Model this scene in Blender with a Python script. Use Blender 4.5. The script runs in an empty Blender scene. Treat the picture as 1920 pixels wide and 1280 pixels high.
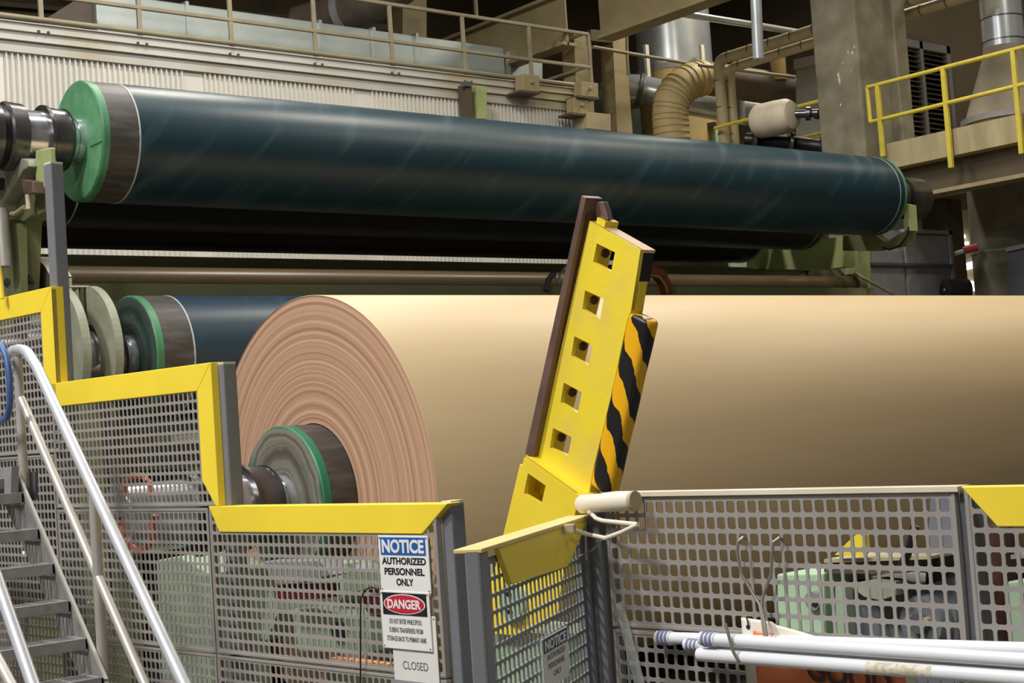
import bpy, bmesh, math, random
from mathutils import Vector, Matrix
random.seed(7)
scene = bpy.context.scene
col = scene.collection
V = Vector
# ------------------------------------------------------------------ camera
FPX = 2773.0                                   # focal length in pixels of the 1920x1280 frame
EYE = V((0, 0, 1.9))
MR = Matrix(((0.77232254, -0.01923365, 0.63493934),      # camera (right, down, forward) -> world
             (-0.63159667, 0.08351104, 0.77078633),
             (-0.06784948, -0.99632122, 0.05234955)))
cam_d = bpy.data.cameras.new('camera')
cam_d.sensor_width = 36.0
cam_d.lens = FPX / 1920 * 36.0
cam_d.clip_end = 200
cam = bpy.data.objects.new('camera', cam_d)
col.objects.link(cam)
rt, dn, fw = MR.col[0], MR.col[1], MR.col[2]
cam.matrix_world = Matrix(((rt[0], -dn[0], -fw[0], EYE[0]), (rt[1], -dn[1], -fw[1], EYE[1]),
                           (rt[2], -dn[2], -fw[2], EYE[2]), (0, 0, 0, 1)))
scene.camera = cam
# ------------------------------------------------------------------ world, lights, exposure
w = bpy.data.worlds.new('hall_air')
w.use_nodes = True
w.node_tree.nodes['Background'].inputs[0].default_value = (1.0, 0.96, 0.9, 1)
w.node_tree.nodes['Background'].inputs[1].default_value = 0.09
scene.world = w
scene.view_settings.view_transform = 'Standard'
scene.view_settings.look = 'None'
scene.view_settings.gamma = 1.0
scene.view_settings.use_curve_mapping = False
scene.view_settings.exposure = -0.05


def lamp(x, y, z, sx, sy, power, colr):
    ld = bpy.data.lights.new('bay_and_fill_light', 'AREA')
    ld.shape = 'RECTANGLE'
    ld.size = sx
    ld.size_y = sy
    ld.energy = power
    ld.color = colr
    o = bpy.data.objects.new('bay_and_fill_light', ld)
    o.location = (x, y, z)
    col.objects.link(o)
    return o


COOL = (1.0, 0.985, 0.96)
MILD = (1.0, 0.94, 0.82)
WARM = (1.0, 0.92, 0.76)
for lx, ly, lz, lp, lc in ((-3.0, 2.0, 8.5, 560, COOL), (-2.8, 6.0, 9.3, 900, COOL), (1.0, 9.0, 10.5, 210, COOL), (2.5, 13.5, 11.0, 340, COOL),  # first is an unseen fill added for the fence fronts
                           (5.5, 8.8, 10.5, 290, COOL), (8.5, 13.3, 11.0, 330, MILD), (10.5, 8.8, 10.8, 340, MILD),
                           (15.3, 8.5, 11.2, 180, WARM), (13.5, 4.0, 10.5, 240, MILD), (0.5, -5.0, 8.5, 250, COOL), (19.5, 15.0, 11.2, 330, WARM), (20.5, 7.0, 11.2, 160, WARM)):  # drive-side front lamp and the one behind the camera are unseen added fills
    lamp(lx, ly, lz, 1.6, 0.7, lp, lc)


# ------------------------------------------------------------------ pixel rays onto real planes
def ray(px, py):
    return MR @ V(((px - 960) / FPX, (py - 640) / FPX, 1.0))


def aX(px, py, X):
    r = ray(px, py)
    return EYE + r * (X / r.x)


def aY(px, py, Y):
    r = ray(px, py)
    return EYE + r * (Y / r.y)


def aZ(px, py, Z):
    r = ray(px, py)
    return EYE + r * ((Z - EYE.z) / r.z)


def aD(px, py, D):
    return EYE + ray(px, py) * D


UX, UY, UZ = V((1, 0, 0)), V((0, 1, 0)), V((0, 0, 1))
FD = 3.2                                        # the safety fence stands in one vertical plane
FU = V((0.10146, -0.99484, 0))                  # along the fence, towards the right of the photo
FN = V((-0.99484, -0.10146, 0))                 # out of the fence, towards the aisle


def fp(px, py, off=0.0):
    r = ray(px, py)
    return EYE + r * ((FD - off) / -(FN.dot(r)))


def ft(px, py):
    p = fp(px, py)
    return p.dot(FU), p.z


def fw_(t, z, o=0.0):
    return FU * t + FN * (-FD + o) + V((0, 0, z))


# ------------------------------------------------------------------ materials
def lin(c):
    return tuple(((x / 255) / 12.92 if x / 255 <= 0.04045 else ((x / 255 + 0.055) / 1.055) ** 2.4) for x in c)


MATS = {}


def mat(name, c, rough=0.5, metal=0.0, var=0.12, scale=6.0, bump=0.0, bscale=40.0, c2=None, spec=0.5, stretch=(1, 1, 1), thr=None):
    m = bpy.data.materials.new(name)
    m.use_nodes = True
    nt = m.node_tree
    b = nt.nodes['Principled BSDF']
    b.inputs['Roughness'].default_value = rough
    b.inputs['Metallic'].default_value = metal
    b.inputs['Specular IOR Level'].default_value = spec
    tc = nt.nodes.new('ShaderNodeTexCoord')
    mp = nt.nodes.new('ShaderNodeMapping')
    mp.inputs['Scale'].default_value = stretch
    nt.links.new(tc.outputs['Object'], mp.inputs['Vector'])
    nz = nt.nodes.new('ShaderNodeTexNoise')
    nz.inputs['Scale'].default_value = scale
    nz.inputs['Detail'].default_value = 6
    nt.links.new(mp.outputs['Vector'], nz.inputs['Vector'])
    rp = nt.nodes.new('ShaderNodeValToRGB')
    a = lin(c)
    if c2 is None:
        lo = tuple(x * (1 - var) for x in a)
        hi = tuple(min(1, x * (1 + var)) for x in a)
    else:
        lo, hi = a, lin(c2)
    rp.color_ramp.elements[0].position = thr[0] if thr else 0.3
    rp.color_ramp.elements[1].position = thr[1] if thr else 0.7
    rp.color_ramp.elements[0].color = (*lo, 1)
    rp.color_ramp.elements[1].color = (*hi, 1)
    nt.links.new(nz.outputs['Fac'], rp.inputs['Fac'])
    nt.links.new(rp.outputs['Color'], b.inputs['Base Color'])
    if bump:
        n2 = nt.nodes.new('ShaderNodeTexNoise')
        n2.inputs['Scale'].default_value = bscale
        n2.inputs['Detail'].default_value = 4
        nt.links.new(mp.outputs['Vector'], n2.inputs['Vector'])
        bp = nt.nodes.new('ShaderNodeBump')
        bp.inputs['Strength'].default_value = bump
        bp.inputs['Distance'].default_value = 0.01
        nt.links.new(n2.outputs['Fac'], bp.inputs['Height'])
        nt.links.new(bp.outputs['Normal'], b.inputs['Normal'])
    MATS[name] = m
    return m


def emit(name, c, s):
    m = bpy.data.materials.new(name)
    m.use_nodes = True
    b = m.node_tree.nodes['Principled BSDF']
    b.inputs['Base Color'].default_value = (*lin(c), 1)
    b.inputs['Emission Color'].default_value = (*lin(c), 1)
    b.inputs['Emission Strength'].default_value = s
    MATS[name] = m
    return m


yellow = mat('yellow_paint', (246, 218, 62), 0.42, var=0.06, scale=3)
yellow_worn = mat('worn_yellow_paint', (244, 218, 58), 0.42, c2=(232, 204, 92), scale=5, thr=(0.45, 0.75), bump=0.1)
yellow_rail = mat('yellow_rail_paint', (214, 196, 72), 0.5, var=0.1)
grey_post = mat('grey_post_paint', (118, 120, 124), 0.42, var=0.05, scale=4, bump=0.03)
grey_mesh = mat('grey_mesh_paint', (150, 145, 140), 0.45, var=0.08, scale=5)
grey_dark = mat('dark_grey_paint', (86, 88, 92), 0.5, var=0.1)
grey_mid = mat('mid_grey_paint', (140, 140, 140), 0.5, var=0.1)
brown_steel = mat('brown_rail_steel', (112, 88, 80), 0.42, metal=0.2, var=0.25, scale=9)
rust_shade_brown = mat('rust_shade_brown', (70, 38, 26), 0.6, var=0.3, scale=12)
alu = mat('aluminium_tube', (214, 216, 222), 0.34, metal=0.4, var=0.06, scale=8)
alu_dull = mat('dull_aluminium_tube', (186, 182, 174), 0.42, metal=0.35, var=0.08)
stair_steel = mat('stair_steel', (146, 144, 142), 0.5, metal=0.3, var=0.2, scale=20, bump=0.15, bscale=80)
chrome = mat('polished_journal_steel', (214, 216, 220), 0.2, metal=0.85, var=0.1, scale=14, stretch=(1, 4, 4))
steel_dark = mat('dark_journal_steel', (104, 102, 102), 0.26, metal=0.8, var=0.25, scale=8)
steel_black = mat('black_ring_steel', (50, 48, 48), 0.35, metal=0.6, var=0.25, scale=8)
green_face = mat('green_end_paint', (90, 150, 106), 0.5, c2=(116, 172, 128), scale=7, thr=(0.4, 0.75), bump=0.08)
green_rim = mat('green_rim_paint', (74, 134, 94), 0.45, var=0.2, scale=6)
teal_rim = mat('teal_rim_paint', (44, 122, 88), 0.45, var=0.15, scale=6)
dirty_face = mat('dirty_end_plate', (112, 110, 98), 0.6, c2=(52, 92, 74), scale=9, thr=(0.45, 0.72), bump=0.15)
dark_face = mat('dark_green_end_plate', (30, 62, 52), 0.55, c2=(84, 88, 84), scale=9, thr=(0.45, 0.7), bump=0.15)
band_dark = mat('worn_rubber_band', (66, 62, 58), 0.5, c2=(96, 92, 88), scale=9, thr=(0.45, 0.8), stretch=(0.6, 3, 3))
white_line = mat('white_line_paint', (176, 186, 188), 0.5, var=0.2, scale=20)
olive = mat('olive_machine_paint', (118, 122, 82), 0.55, var=0.15, scale=3)
olive_dark = mat('dark_olive_paint', (84, 86, 62), 0.55, var=0.15, scale=3)
beam_olive = mat('lightened_olive_beam_paint', (150, 154, 112), 0.5, var=0.1, scale=2)  # olive lightened to offset the shade under the spools
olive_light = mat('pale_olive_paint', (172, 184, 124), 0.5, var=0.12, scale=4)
guard_green = mat('pale_guard_paint', (142, 146, 122), 0.5, c2=(166, 166, 146), scale=8, bump=0.06)
mint = mat('mint_machine_paint', (158, 178, 150), 0.5, var=0.14, scale=4)
mint_bright = mat('bright_mint_paint', (178, 208, 172), 0.5, var=0.1, scale=6)
motor_grey = mat('motor_grey_paint', (108, 112, 120), 0.5, var=0.12, scale=6)
wall_paint = mat('corrugated_cladding', (218, 216, 210), 0.5, c2=(230, 226, 216), scale=1.2, metal=0.1)
fascia_m = mat('fascia_paint', (200, 198, 192), 0.55, c2=(180, 170, 140), scale=0.35, thr=(0.45, 0.6), bump=0.04)
rail_tan = mat('tan_rail_paint', (156, 147, 122), 0.5, var=0.12, scale=4)
tan = mat('tan_beam_paint', (176, 160, 122), 0.6, c2=(150, 134, 98), scale=1.5, bump=0.05)
tan_dark = mat('dusty_dark_steel', (92, 80, 62), 0.7, var=0.2, scale=1.5)
silver_duct = mat('galvanised_duct', (182, 196, 196), 0.4, metal=0.45, c2=(204, 212, 210), scale=2.2, bump=0.05, bscale=6)
shiny_duct = mat('shiny_spiral_duct', (196, 202, 206), 0.28, metal=0.6, var=0.1, scale=3)
duct_brown = mat('dusty_brown_duct', (96, 84, 72), 0.55, var=0.2, scale=3)
lag_tan = mat('tan_pipe_lagging', (186, 172, 134), 0.6, c2=(164, 152, 122), scale=4, bump=0.08)
lag_yellow = mat('yellowed_duct_lagging', (204, 178, 116), 0.55, c2=(184, 164, 116), scale=4, bump=0.06)
lag_white = mat('pale_insulation_wrap', (204, 190, 166), 0.6, c2=(226, 214, 192), scale=6, stretch=(1, 1, 0.2), bump=0.1)
concrete = mat('column_concrete', (146, 140, 120), 0.8, c2=(116, 110, 92), scale=3.5, bump=0.3, bscale=12)
slab_m = mat('slab_edge_concrete', (190, 176, 138), 0.75, c2=(160, 146, 112), scale=3.0, stretch=(1, 2, 0.4), bump=0.1)
cone_m = mat('dusty_cone_sheet', (132, 122, 100), 0.6, c2=(108, 100, 84), scale=2)
louvre_m = mat('dusty_louvre_slat', (116, 104, 92), 0.6, c2=(84, 78, 74), scale=3)
wall_brown = mat('dusty_wall_panel', (110, 100, 82), 0.8, var=0.15, scale=0.6)
ceil_m = mat('dark_ceiling_steel', (46, 42, 40), 0.8, var=0.3, scale=1)
floor_m = mat('hall_floor_concrete', (96, 92, 84), 0.75, var=0.15, scale=1, bump=0.05)
black = mat('black_rubber', (22, 22, 24), 0.5, var=0.2)
shade_dark = mat('shade_dark_surface', (40, 38, 34), 0.6, var=0.25, scale=3)  # dark colour stands in for shade inside the machine
dark_hole = mat('dark_gap', (14, 12, 11), 0.9, var=0.1)
sign_white = mat('sign_white', (232, 232, 228), 0.35, var=0.02)
sign_blue = mat('sign_blue', (40, 92, 170), 0.35, var=0.03)
sign_navy = mat('sign_navy', (40, 48, 96), 0.4, var=0.03)
sign_red = mat('sign_red', (196, 36, 60), 0.35, var=0.03)
ink = mat('sign_black_ink', (26, 26, 30), 0.5, var=0.02)
ink_grey = mat('sign_faded_ink', (104, 102, 98), 0.5, var=0.02)
sticker_m = mat('worn_sticker_paper', (222, 214, 196), 0.6, c2=(196, 184, 158), scale=60, thr=(0.5, 0.6))
paper_white = mat('notice_paper', (222, 222, 216), 0.6, var=0.03)
white_plastic = mat('white_pole_plastic', (226, 228, 232), 0.32, var=0.03, scale=4)
stripe_blue = mat('blue_grey_collar', (120, 128, 160), 0.45, var=0.1)
wire_m = mat('hook_wire_steel', (150, 142, 132), 0.4, metal=0.5, var=0.1)
closer_m = mat('closer_ivory_paint', (222, 214, 198), 0.4, var=0.05)
orange_hose = mat('orange_hose_rubber', (196, 92, 66), 0.5, var=0.15)
orange_roll = mat('orange_block', (226, 160, 110), 0.5, var=0.15)
orange_strap = mat('orange_brown_strap', (150, 72, 34), 0.5, var=0.15)
dark_red = mat('dark_red_paint', (92, 22, 22), 0.5, var=0.2)
red_m = mat('red_plastic', (206, 84, 88), 0.5, var=0.1)
blue_cable = mat('blue_cable_jacket', (70, 96, 150), 0.45, var=0.1)
banner_white = mat('banner_vinyl_white', (232, 224, 210), 0.4, var=0.04)
banner_orange = mat('banner_vinyl_orange', (234, 120, 50), 0.4, c2=(240, 146, 96), scale=5)
banner_ink = mat('banner_ink', (70, 56, 50), 0.5, var=0.05)
pad_tip = mat('black_pad_cap', (34, 34, 36), 0.35, var=0.2)
glow = emit('lit_tube', (255, 250, 235), 4.0)
amber = emit('amber_indicator', (255, 236, 150), 1.2)

plastic_clear = mat('clear_plastic_strip', (200, 204, 200), 0.15, var=0.05)
plastic_clear.node_tree.nodes['Principled BSDF'].inputs['Alpha'].default_value = 0.35


def rubber_cover(name, base, streak, axis_scale):
    """blue-green rubber roll cover with pale slanting scuff streaks that run round the roll"""
    m = mat(name, base, 0.4, var=0.1, scale=1.5, spec=0.35)
    nt = m.node_tree
    b = nt.nodes['Principled BSDF']
    tc = nt.nodes['Texture Coordinate']
    sp = nt.nodes.new('ShaderNodeSeparateXYZ')
    nt.links.new(tc.outputs['Object'], sp.inputs[0])
    ma = nt.nodes.new('ShaderNodeMath')
    ma.operation = 'MULTIPLY_ADD'
    nt.links.new(sp.outputs['Z'], ma.inputs[0])
    ma.inputs[1].default_value = -0.85
    nt.links.new(sp.outputs['X'], ma.inputs[2])
    mb_ = nt.nodes.new('ShaderNodeMath')
    mb_.operation = 'MULTIPLY'
    nt.links.new(ma.outputs[0], mb_.inputs[0])
    mb_.inputs[1].default_value = axis_scale
    mp = nt.nodes.new('ShaderNodeCombineXYZ')
    nt.links.new(mb_.outputs[0], mp.inputs['X'])
    nt.links.new(sp.outputs['Z'], mp.inputs['Y'])
    nz = nt.nodes.new('ShaderNodeTexNoise')
    nz.inputs['Scale'].default_value = 1.6
    nz.inputs['Detail'].default_value = 5
    nt.links.new(mp.outputs[0], nz.inputs['Vector'])
    rp = nt.nodes.new('ShaderNodeValToRGB')
    rp.color_ramp.elements[0].position = 0.54
    rp.color_ramp.elements[1].position = 0.95
    nt.links.new(nz.outputs['Fac'], rp.inputs['Fac'])
    mx = nt.nodes.new('ShaderNodeMix')
    mx.data_type = 'RGBA'
    src = b.inputs['Base Color'].links[0].from_socket
    nt.links.new(rp.outputs['Color'], mx.inputs['Factor'])
    nt.links.new(src, mx.inputs['A'])
    mx.inputs['B'].default_value = (*lin(streak), 1)
    nt.links.new(mx.outputs['Result'], b.inputs['Base Color'])
    return m


cover_blue = rubber_cover('blue_green_rubber_cover', (28, 54, 64), (78, 102, 110), 2.6)
cover_navy = rubber_cover('navy_rubber_cover', (40, 58, 72), (62, 84, 96), 4)
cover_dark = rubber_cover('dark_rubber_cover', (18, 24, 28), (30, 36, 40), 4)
cover_reflect = rubber_cover('kraft_reflection_rubber_cover', (40, 24, 22), (52, 34, 30), 4)  # maroon is the kraft paper's reflection put into the cover colour


def paper_mats():
    """kraft paper: the wound surface and the ringed end face"""
    side = mat('kraft_paper_surface', (206, 180, 138), 0.5, var=0.03, scale=2.0, stretch=(0.4, 4, 4), spec=0.5)
    m = bpy.data.materials.new('kraft_paper_layers')
    m.use_nodes = True
    nt = m.node_tree
    b = nt.nodes['Principled BSDF']
    b.inputs['Roughness'].default_value = 0.75
    b.inputs['Specular IOR Level'].default_value = 0.2
    tc = nt.nodes.new('ShaderNodeTexCoord')
    sx = nt.nodes.new('ShaderNodeSeparateXYZ')
    nt.links.new(tc.outputs['Object'], sx.inputs[0])
    cb = nt.nodes.new('ShaderNodeCombineXYZ')
    nt.links.new(sx.outputs['Y'], cb.inputs['X'])
    nt.links.new(sx.outputs['Z'], cb.inputs['Y'])
    ln = nt.nodes.new('ShaderNodeVectorMath')
    ln.operation = 'LENGTH'
    nt.links.new(cb.outputs[0], ln.inputs[0])
    nz = nt.nodes.new('ShaderNodeTexNoise')
    nz.noise_dimensions = '1D'
    nz.inputs['Scale'].default_value = 26
    nz.inputs['Detail'].default_value = 8
    nz.inputs['Roughness'].default_value = 0.75
    nt.links.new(ln.outputs['Value'], nz.inputs['W'])
    rp = nt.nodes.new('ShaderNodeValToRGB')
    e = rp.color_ramp.elements
    e[0].position = 0.32
    e[0].color = (*lin((166, 124, 96)), 1)
    e[1].position = 0.62
    e[1].color = (*lin((206, 168, 140)), 1)
    nt.links.new(nz.outputs['Fac'], rp.inputs['Fac'])
    nt.links.new(rp.outputs['Color'], b.inputs['Base Color'])
    bp = nt.nodes.new('ShaderNodeBump')
    bp.inputs['Strength'].default_value = 0.25
    bp.inputs['Distance'].default_value = 0.01
    nt.links.new(nz.outputs['Fac'], bp.inputs['Height'])
    nt.links.new(bp.outputs['Normal'], b.inputs['Normal'])
    return side, m


paper_side, paper_end = paper_mats()


def ring_face(name, c1, c2, c3, scale):
    """paint worn in rings round the shaft by rubbing: two tones by radius, a third in patches"""
    m = mat(name, c3, 0.6, var=0.1, scale=8, bump=0.1)
    nt = m.node_tree
    b = nt.nodes['Principled BSDF']
    tc = nt.nodes['Texture Coordinate']
    sp = nt.nodes.new('ShaderNodeSeparateXYZ')
    nt.links.new(tc.outputs['Object'], sp.inputs[0])
    cb = nt.nodes.new('ShaderNodeCombineXYZ')
    nt.links.new(sp.outputs['Y'], cb.inputs['X'])
    nt.links.new(sp.outputs['Z'], cb.inputs['Y'])
    ln = nt.nodes.new('ShaderNodeVectorMath')
    ln.operation = 'LENGTH'
    nt.links.new(cb.outputs[0], ln.inputs[0])
    n2 = nt.nodes.new('ShaderNodeTexNoise')
    n2.inputs['Scale'].default_value = 4.0
    n2.inputs['Detail'].default_value = 5
    nt.links.new(tc.outputs['Object'], n2.inputs['Vector'])
    ad = nt.nodes.new('ShaderNodeMath')
    ad.operation = 'MULTIPLY_ADD'
    nt.links.new(n2.outputs['Fac'], ad.inputs[0])
    ad.inputs[1].default_value = 0.12
    nt.links.new(ln.outputs['Value'], ad.inputs[2])
    nz = nt.nodes.new('ShaderNodeTexNoise')
    nz.noise_dimensions = '1D'
    nz.inputs['Scale'].default_value = scale
    nz.inputs['Detail'].default_value = 6
    nt.links.new(ad.outputs[0], nz.inputs['W'])
    rp = nt.nodes.new('ShaderNodeValToRGB')
    rp.color_ramp.elements[0].position = 0.4
    rp.color_ramp.elements[0].color = (*lin(c1), 1)
    rp.color_ramp.elements[1].position = 0.62
    rp.color_ramp.elements[1].color = (*lin(c2), 1)
    nt.links.new(nz.outputs['Fac'], rp.inputs['Fac'])
    mx = nt.nodes.new('ShaderNodeMix')
    mx.data_type = 'RGBA'
    r2 = nt.nodes.new('ShaderNodeValToRGB')
    r2.color_ramp.elements[0].position = 0.5
    r2.color_ramp.elements[1].position = 0.68
    nt.links.new(n2.outputs['Fac'], r2.inputs['Fac'])
    nt.links.new(r2.outputs['Color'], mx.inputs['Factor'])
    nt.links.new(rp.outputs['Color'], mx.inputs['A'])
    nt.links.new(b.inputs['Base Color'].links[0].from_socket, mx.inputs['B'])
    nt.links.new(mx.outputs['Result'], b.inputs['Base Color'])
    return m


dirty_face = ring_face('rubbed_end_plate', (92, 84, 74), (138, 136, 122), (58, 104, 84), 16)
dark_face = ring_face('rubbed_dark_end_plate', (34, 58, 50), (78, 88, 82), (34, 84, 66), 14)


def hazard_mat():
    m = bpy.data.materials.new('hazard_striped_foam')
    m.use_nodes = True
    nt = m.node_tree
    b = nt.nodes['Principled BSDF']
    b.inputs['Roughness'].default_value = 0.38
    uv = nt.nodes.new('ShaderNodeUVMap')
    uv.uv_map = 'UVMap'
    nz = nt.nodes.new('ShaderNodeTexNoise')
    nz.inputs['Scale'].default_value = 2.6
    nz.inputs['Detail'].default_value = 3
    nt.links.new(uv.outputs[0], nz.inputs['Vector'])
    sx = nt.nodes.new('ShaderNodeSeparateXYZ')
    nt.links.new(uv.outputs[0], sx.inputs[0])

    def mth(op, a, bb):
        n = nt.nodes.new('ShaderNodeMath')
        n.operation = op
        for i, q in enumerate((a, bb)):
            if isinstance(q, (int, float)):
                n.inputs[i].default_value = q
            elif q is not None:
                nt.links.new(q, n.inputs[i])
        return n.outputs[0]
    k = mth('MULTIPLY', sx.outputs['X'], -1.15)
    v = mth('ADD', mth('MULTIPLY', sx.outputs['Y'], 1.0), k)
    v = mth('ADD', v, mth('MULTIPLY', mth('SUBTRACT', nz.outputs['Fac'], 0.5), 0.3))
    fr = mth('FRACT', v, None)
    st = mth('GREATER_THAN', fr, 0.53)
    mx = nt.nodes.new('ShaderNodeMix')
    mx.data_type = 'RGBA'
    nt.links.new(st, mx.inputs['Factor'])
    mx.inputs['A'].default_value = (*lin((28, 28, 31)), 1)
    mx.inputs['B'].default_value = (*lin((240, 178, 20)), 1)
    nt.links.new(mx.outputs['Result'], b.inputs['Base Color'])
    return m


hazard = hazard_mat()


# ------------------------------------------------------------------ mesh builder
class MB:
    def __init__(self):
        self.v, self.f, self.m = [], [], []

    def add(self, vs, fs, mi=0):
        o = len(self.v)
        self.v += [tuple(p) for p in vs]
        for f in fs:
            self.f.append([i + o for i in f])
            self.m.append(mi)
        return self

    def boxv(self, c, a, b, d, mi=0):
        """box from centre c and three half-axis vectors"""
        vs = [c + a * i + b * j + d * k for i in (-1, 1) for j in (-1, 1) for k in (-1, 1)]
        return self.add(vs, [(0, 1, 3, 2), (4, 6, 7, 5), (0, 4, 5, 1), (2, 3, 7, 6), (0, 2, 6, 4), (1, 5, 7, 3)], mi)

    def box(self, lo, hi, mi=0):
        lo, hi = V(lo), V(hi)
        h = (hi - lo) / 2
        return self.boxv((lo + hi) / 2, V((h.x, 0, 0)), V((0, h.y, 0)), V((0, 0, h.z)), mi)

    def prism(self, pts, vec, mi=0):
        n = len(pts)
        pts = [V(p) for p in pts]
        vs = pts + [p + vec for p in pts]
        fs = [tuple(range(n)), tuple(range(2 * n - 1, n - 1, -1))]
        fs += [(i, i + n, (i + 1) % n + n, (i + 1) % n) for i in range(n)]
        return self.add(vs, fs, mi)

    def tube(self, path, r, n=14, mi=0, r2=None, cap=True):
        path = [V(p) for p in path]
        N = len(path)
        tang = []
        for i in range(N):
            a = path[max(i - 1, 0)]
            b = path[min(i + 1, N - 1)]
            tang.append((b - a).normalized())
        t0 = tang[0]
        ref = V((0, 0, 1)) if abs(t0.z) < 0.9 else V((1, 0, 0))
        nx = (ref - t0 * ref.dot(t0)).normalized()
        vs = []
        for i in range(N):
            t = tang[i]
            nx = (nx - t * nx.dot(t)).normalized()
            ny = t.cross(nx)
            rr = r if r2 is None else r + (r2 - r) * i / (N - 1)
            if isinstance(r, (list, tuple)):
                rr = r[i]
            for k in range(n):
                an = 2 * math.pi * k / n
                vs.append(path[i] + nx * (rr * math.cos(an)) + ny * (rr * math.sin(an)))
        fs = []
        for i in range(N - 1):
            for k in range(n):
                fs.append((i * n + k, i * n + (k + 1) % n, (i + 1) * n + (k + 1) % n, (i + 1) * n + k))
        if cap:
            fs.append(tuple(range(n - 1, -1, -1)))
            fs.append(tuple(range((N - 1) * n, N * n)))
        return self.add(vs, fs, mi)

    def lathe(self, o, prof, n=96, axis=UX, closed=True):
        """profile [(distance along axis, radius)]; closed ring profile or open with end caps; optional third item: material"""
        axis = axis.normalized()
        ref = V((0, 0, 1)) if abs(axis.z) < 0.9 else V((0, 1, 0))
        nx = (ref - axis * ref.dot(axis)).normalized()
        ny = axis.cross(nx)
        vs = []
        for p in prof:
            for k in range(n):
                an = 2 * math.pi * k / n
                vs.append(o + axis * p[0] + (nx * math.cos(an) + ny * math.sin(an)) * p[1])
        base = len(self.v)
        self.v += [tuple(p) for p in vs]
        for i in range(len(prof) - 1):
            mi = prof[i][2] if len(prof[i]) > 2 else 0
            for k in range(n):
                self.f.append([base + i * n + k, base + i * n + (k + 1) % n, base + (i + 1) * n + (k + 1) % n, base + (i + 1) * n + k])
                self.m.append(mi)
        if closed:
            self.f.append([base + k for k in range(n - 1, -1, -1)])
            self.m.append(prof[0][2] if len(prof[0]) > 2 else 0)
            self.f.append([base + (len(prof) - 1) * n + k for k in range(n)])
            self.m.append(prof[-1][2] if len(prof[-1]) > 2 else 0)
        return self

    def build(self, name, mats, parent=None, bevel=0.0, smooth=False, recalc=True):
        me = bpy.data.meshes.new(name)
        me.from_pydata(self.v, [], self.f)
        if not isinstance(mats, (list, tuple)):
            mats = [mats]
        for q in mats:
            me.materials.append(q)
        if len(mats) > 1:
            me.polygons.foreach_set('material_index', self.m)
        if recalc:
            bm = bmesh.new()
            bm.from_mesh(me)
            bmesh.ops.recalc_face_normals(bm, faces=bm.faces)
            bm.to_mesh(me)
            bm.free()
        if smooth:
            me.shade_smooth()
            me.set_sharp_from_angle(angle=math.radians(38))
        ob = bpy.data.objects.new(name, me)
        col.objects.link(ob)
        if parent is not None:
            root = parent
            while root.parent:
                root = root.parent
            me.transform(Matrix.Translation(-root.location))
            ob.parent = parent
        else:
            c = V((sum(p[0] for p in self.v) / len(self.v), sum(p[1] for p in self.v) / len(self.v), min(p[2] for p in self.v)))
            me.transform(Matrix.Translation(-c))
            ob.location = c
        if bevel:
            bv = ob.modifiers.new('edge_bevel', 'BEVEL')
            bv.width = bevel
            bv.segments = 2
            bv.limit_method = 'ANGLE'
        return ob


def tag(o, label, cat, group=None):
    o['label'] = label
    o['category'] = cat
    if group:
        o['group'] = group
    return o


def thing(name, loc, label, cat, group=None):
    o = bpy.data.objects.new(name, None)
    o.empty_display_size = 0.2
    o.location = loc
    col.objects.link(o)
    return tag(o, label, cat, group)


def struct(o):
    o['kind'] = 'structure'
    return o


def pX(pts, X, th):
    return MB().prism([aX(x, y, X) for x, y in pts], V((th, 0, 0)))


def pY(pts, Y, th):
    return MB().prism([aY(x, y, Y) for x, y in pts], V((0, th, 0)))


def text(s, name, o, right, up, wdt, hgt, m, parent, n, bold=0.02, lift=0.0015):
    """flat lettering fitted to wdt x hgt centred on o"""
    cu = bpy.data.curves.new('lettering', 'FONT')
    cu.body = s
    cu.size = 1.0
    cu.offset = bold
    cu.extrude = 0.004
    cu.align_x = 'LEFT'
    tob = bpy.data.objects.new('lettering', cu)
    col.objects.link(tob)
    bpy.context.view_layer.update()
    me = bpy.data.meshes.new_from_object(tob.evaluated_get(bpy.context.evaluated_depsgraph_get()))
    bpy.data.objects.remove(tob)
    xs = [v.co.x for v in me.vertices]
    ys = [v.co.y for v in me.vertices]
    x0, x1, y0, y1 = min(xs), max(xs), min(ys), max(ys)
    sx, sy = wdt / (x1 - x0), hgt / (y1 - y0)
    root = parent
    while root.parent:
        root = root.parent
    for v in me.vertices:
        c = v.co.copy()
        v.co = o + right * ((c.x - (x0 + x1) / 2) * sx) + up * ((c.y - (y0 + y1) / 2) * sy) + n * (lift + c.z * 0.1) - root.location
    me.materials.clear()
    me.materials.append(m)
    ob = bpy.data.objects.new(name, me)
    col.objects.link(ob)
    ob.parent = parent
    return ob


def plate_with_holes(outer, holes, vec):
    """plate with real openings, extruded by vec"""
    bm = bmesh.new()
    edges = []
    for loop in [outer] + holes:
        vs = [bm.verts.new(p) for p in loop]
        for i in range(len(vs)):
            edges.append(bm.edges.new((vs[i], vs[(i + 1) % len(vs)])))
    r = bmesh.ops.triangle_fill(bm, use_beauty=True, use_dissolve=False, edges=edges)
    faces = [g for g in r['geom'] if isinstance(g, bmesh.types.BMFace)]
    ex = bmesh.ops.extrude_face_region(bm, geom=faces)
    nv = [g for g in ex['geom'] if isinstance(g, bmesh.types.BMVert)]
    bmesh.ops.translate(bm, verts=nv, vec=vec)
    bm.verts.index_update()
    mb = MB()
    mb.add([v.co for v in bm.verts], [[v.index for v in f.verts] for f in bm.faces])
    bm.free()
    return mb


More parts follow.
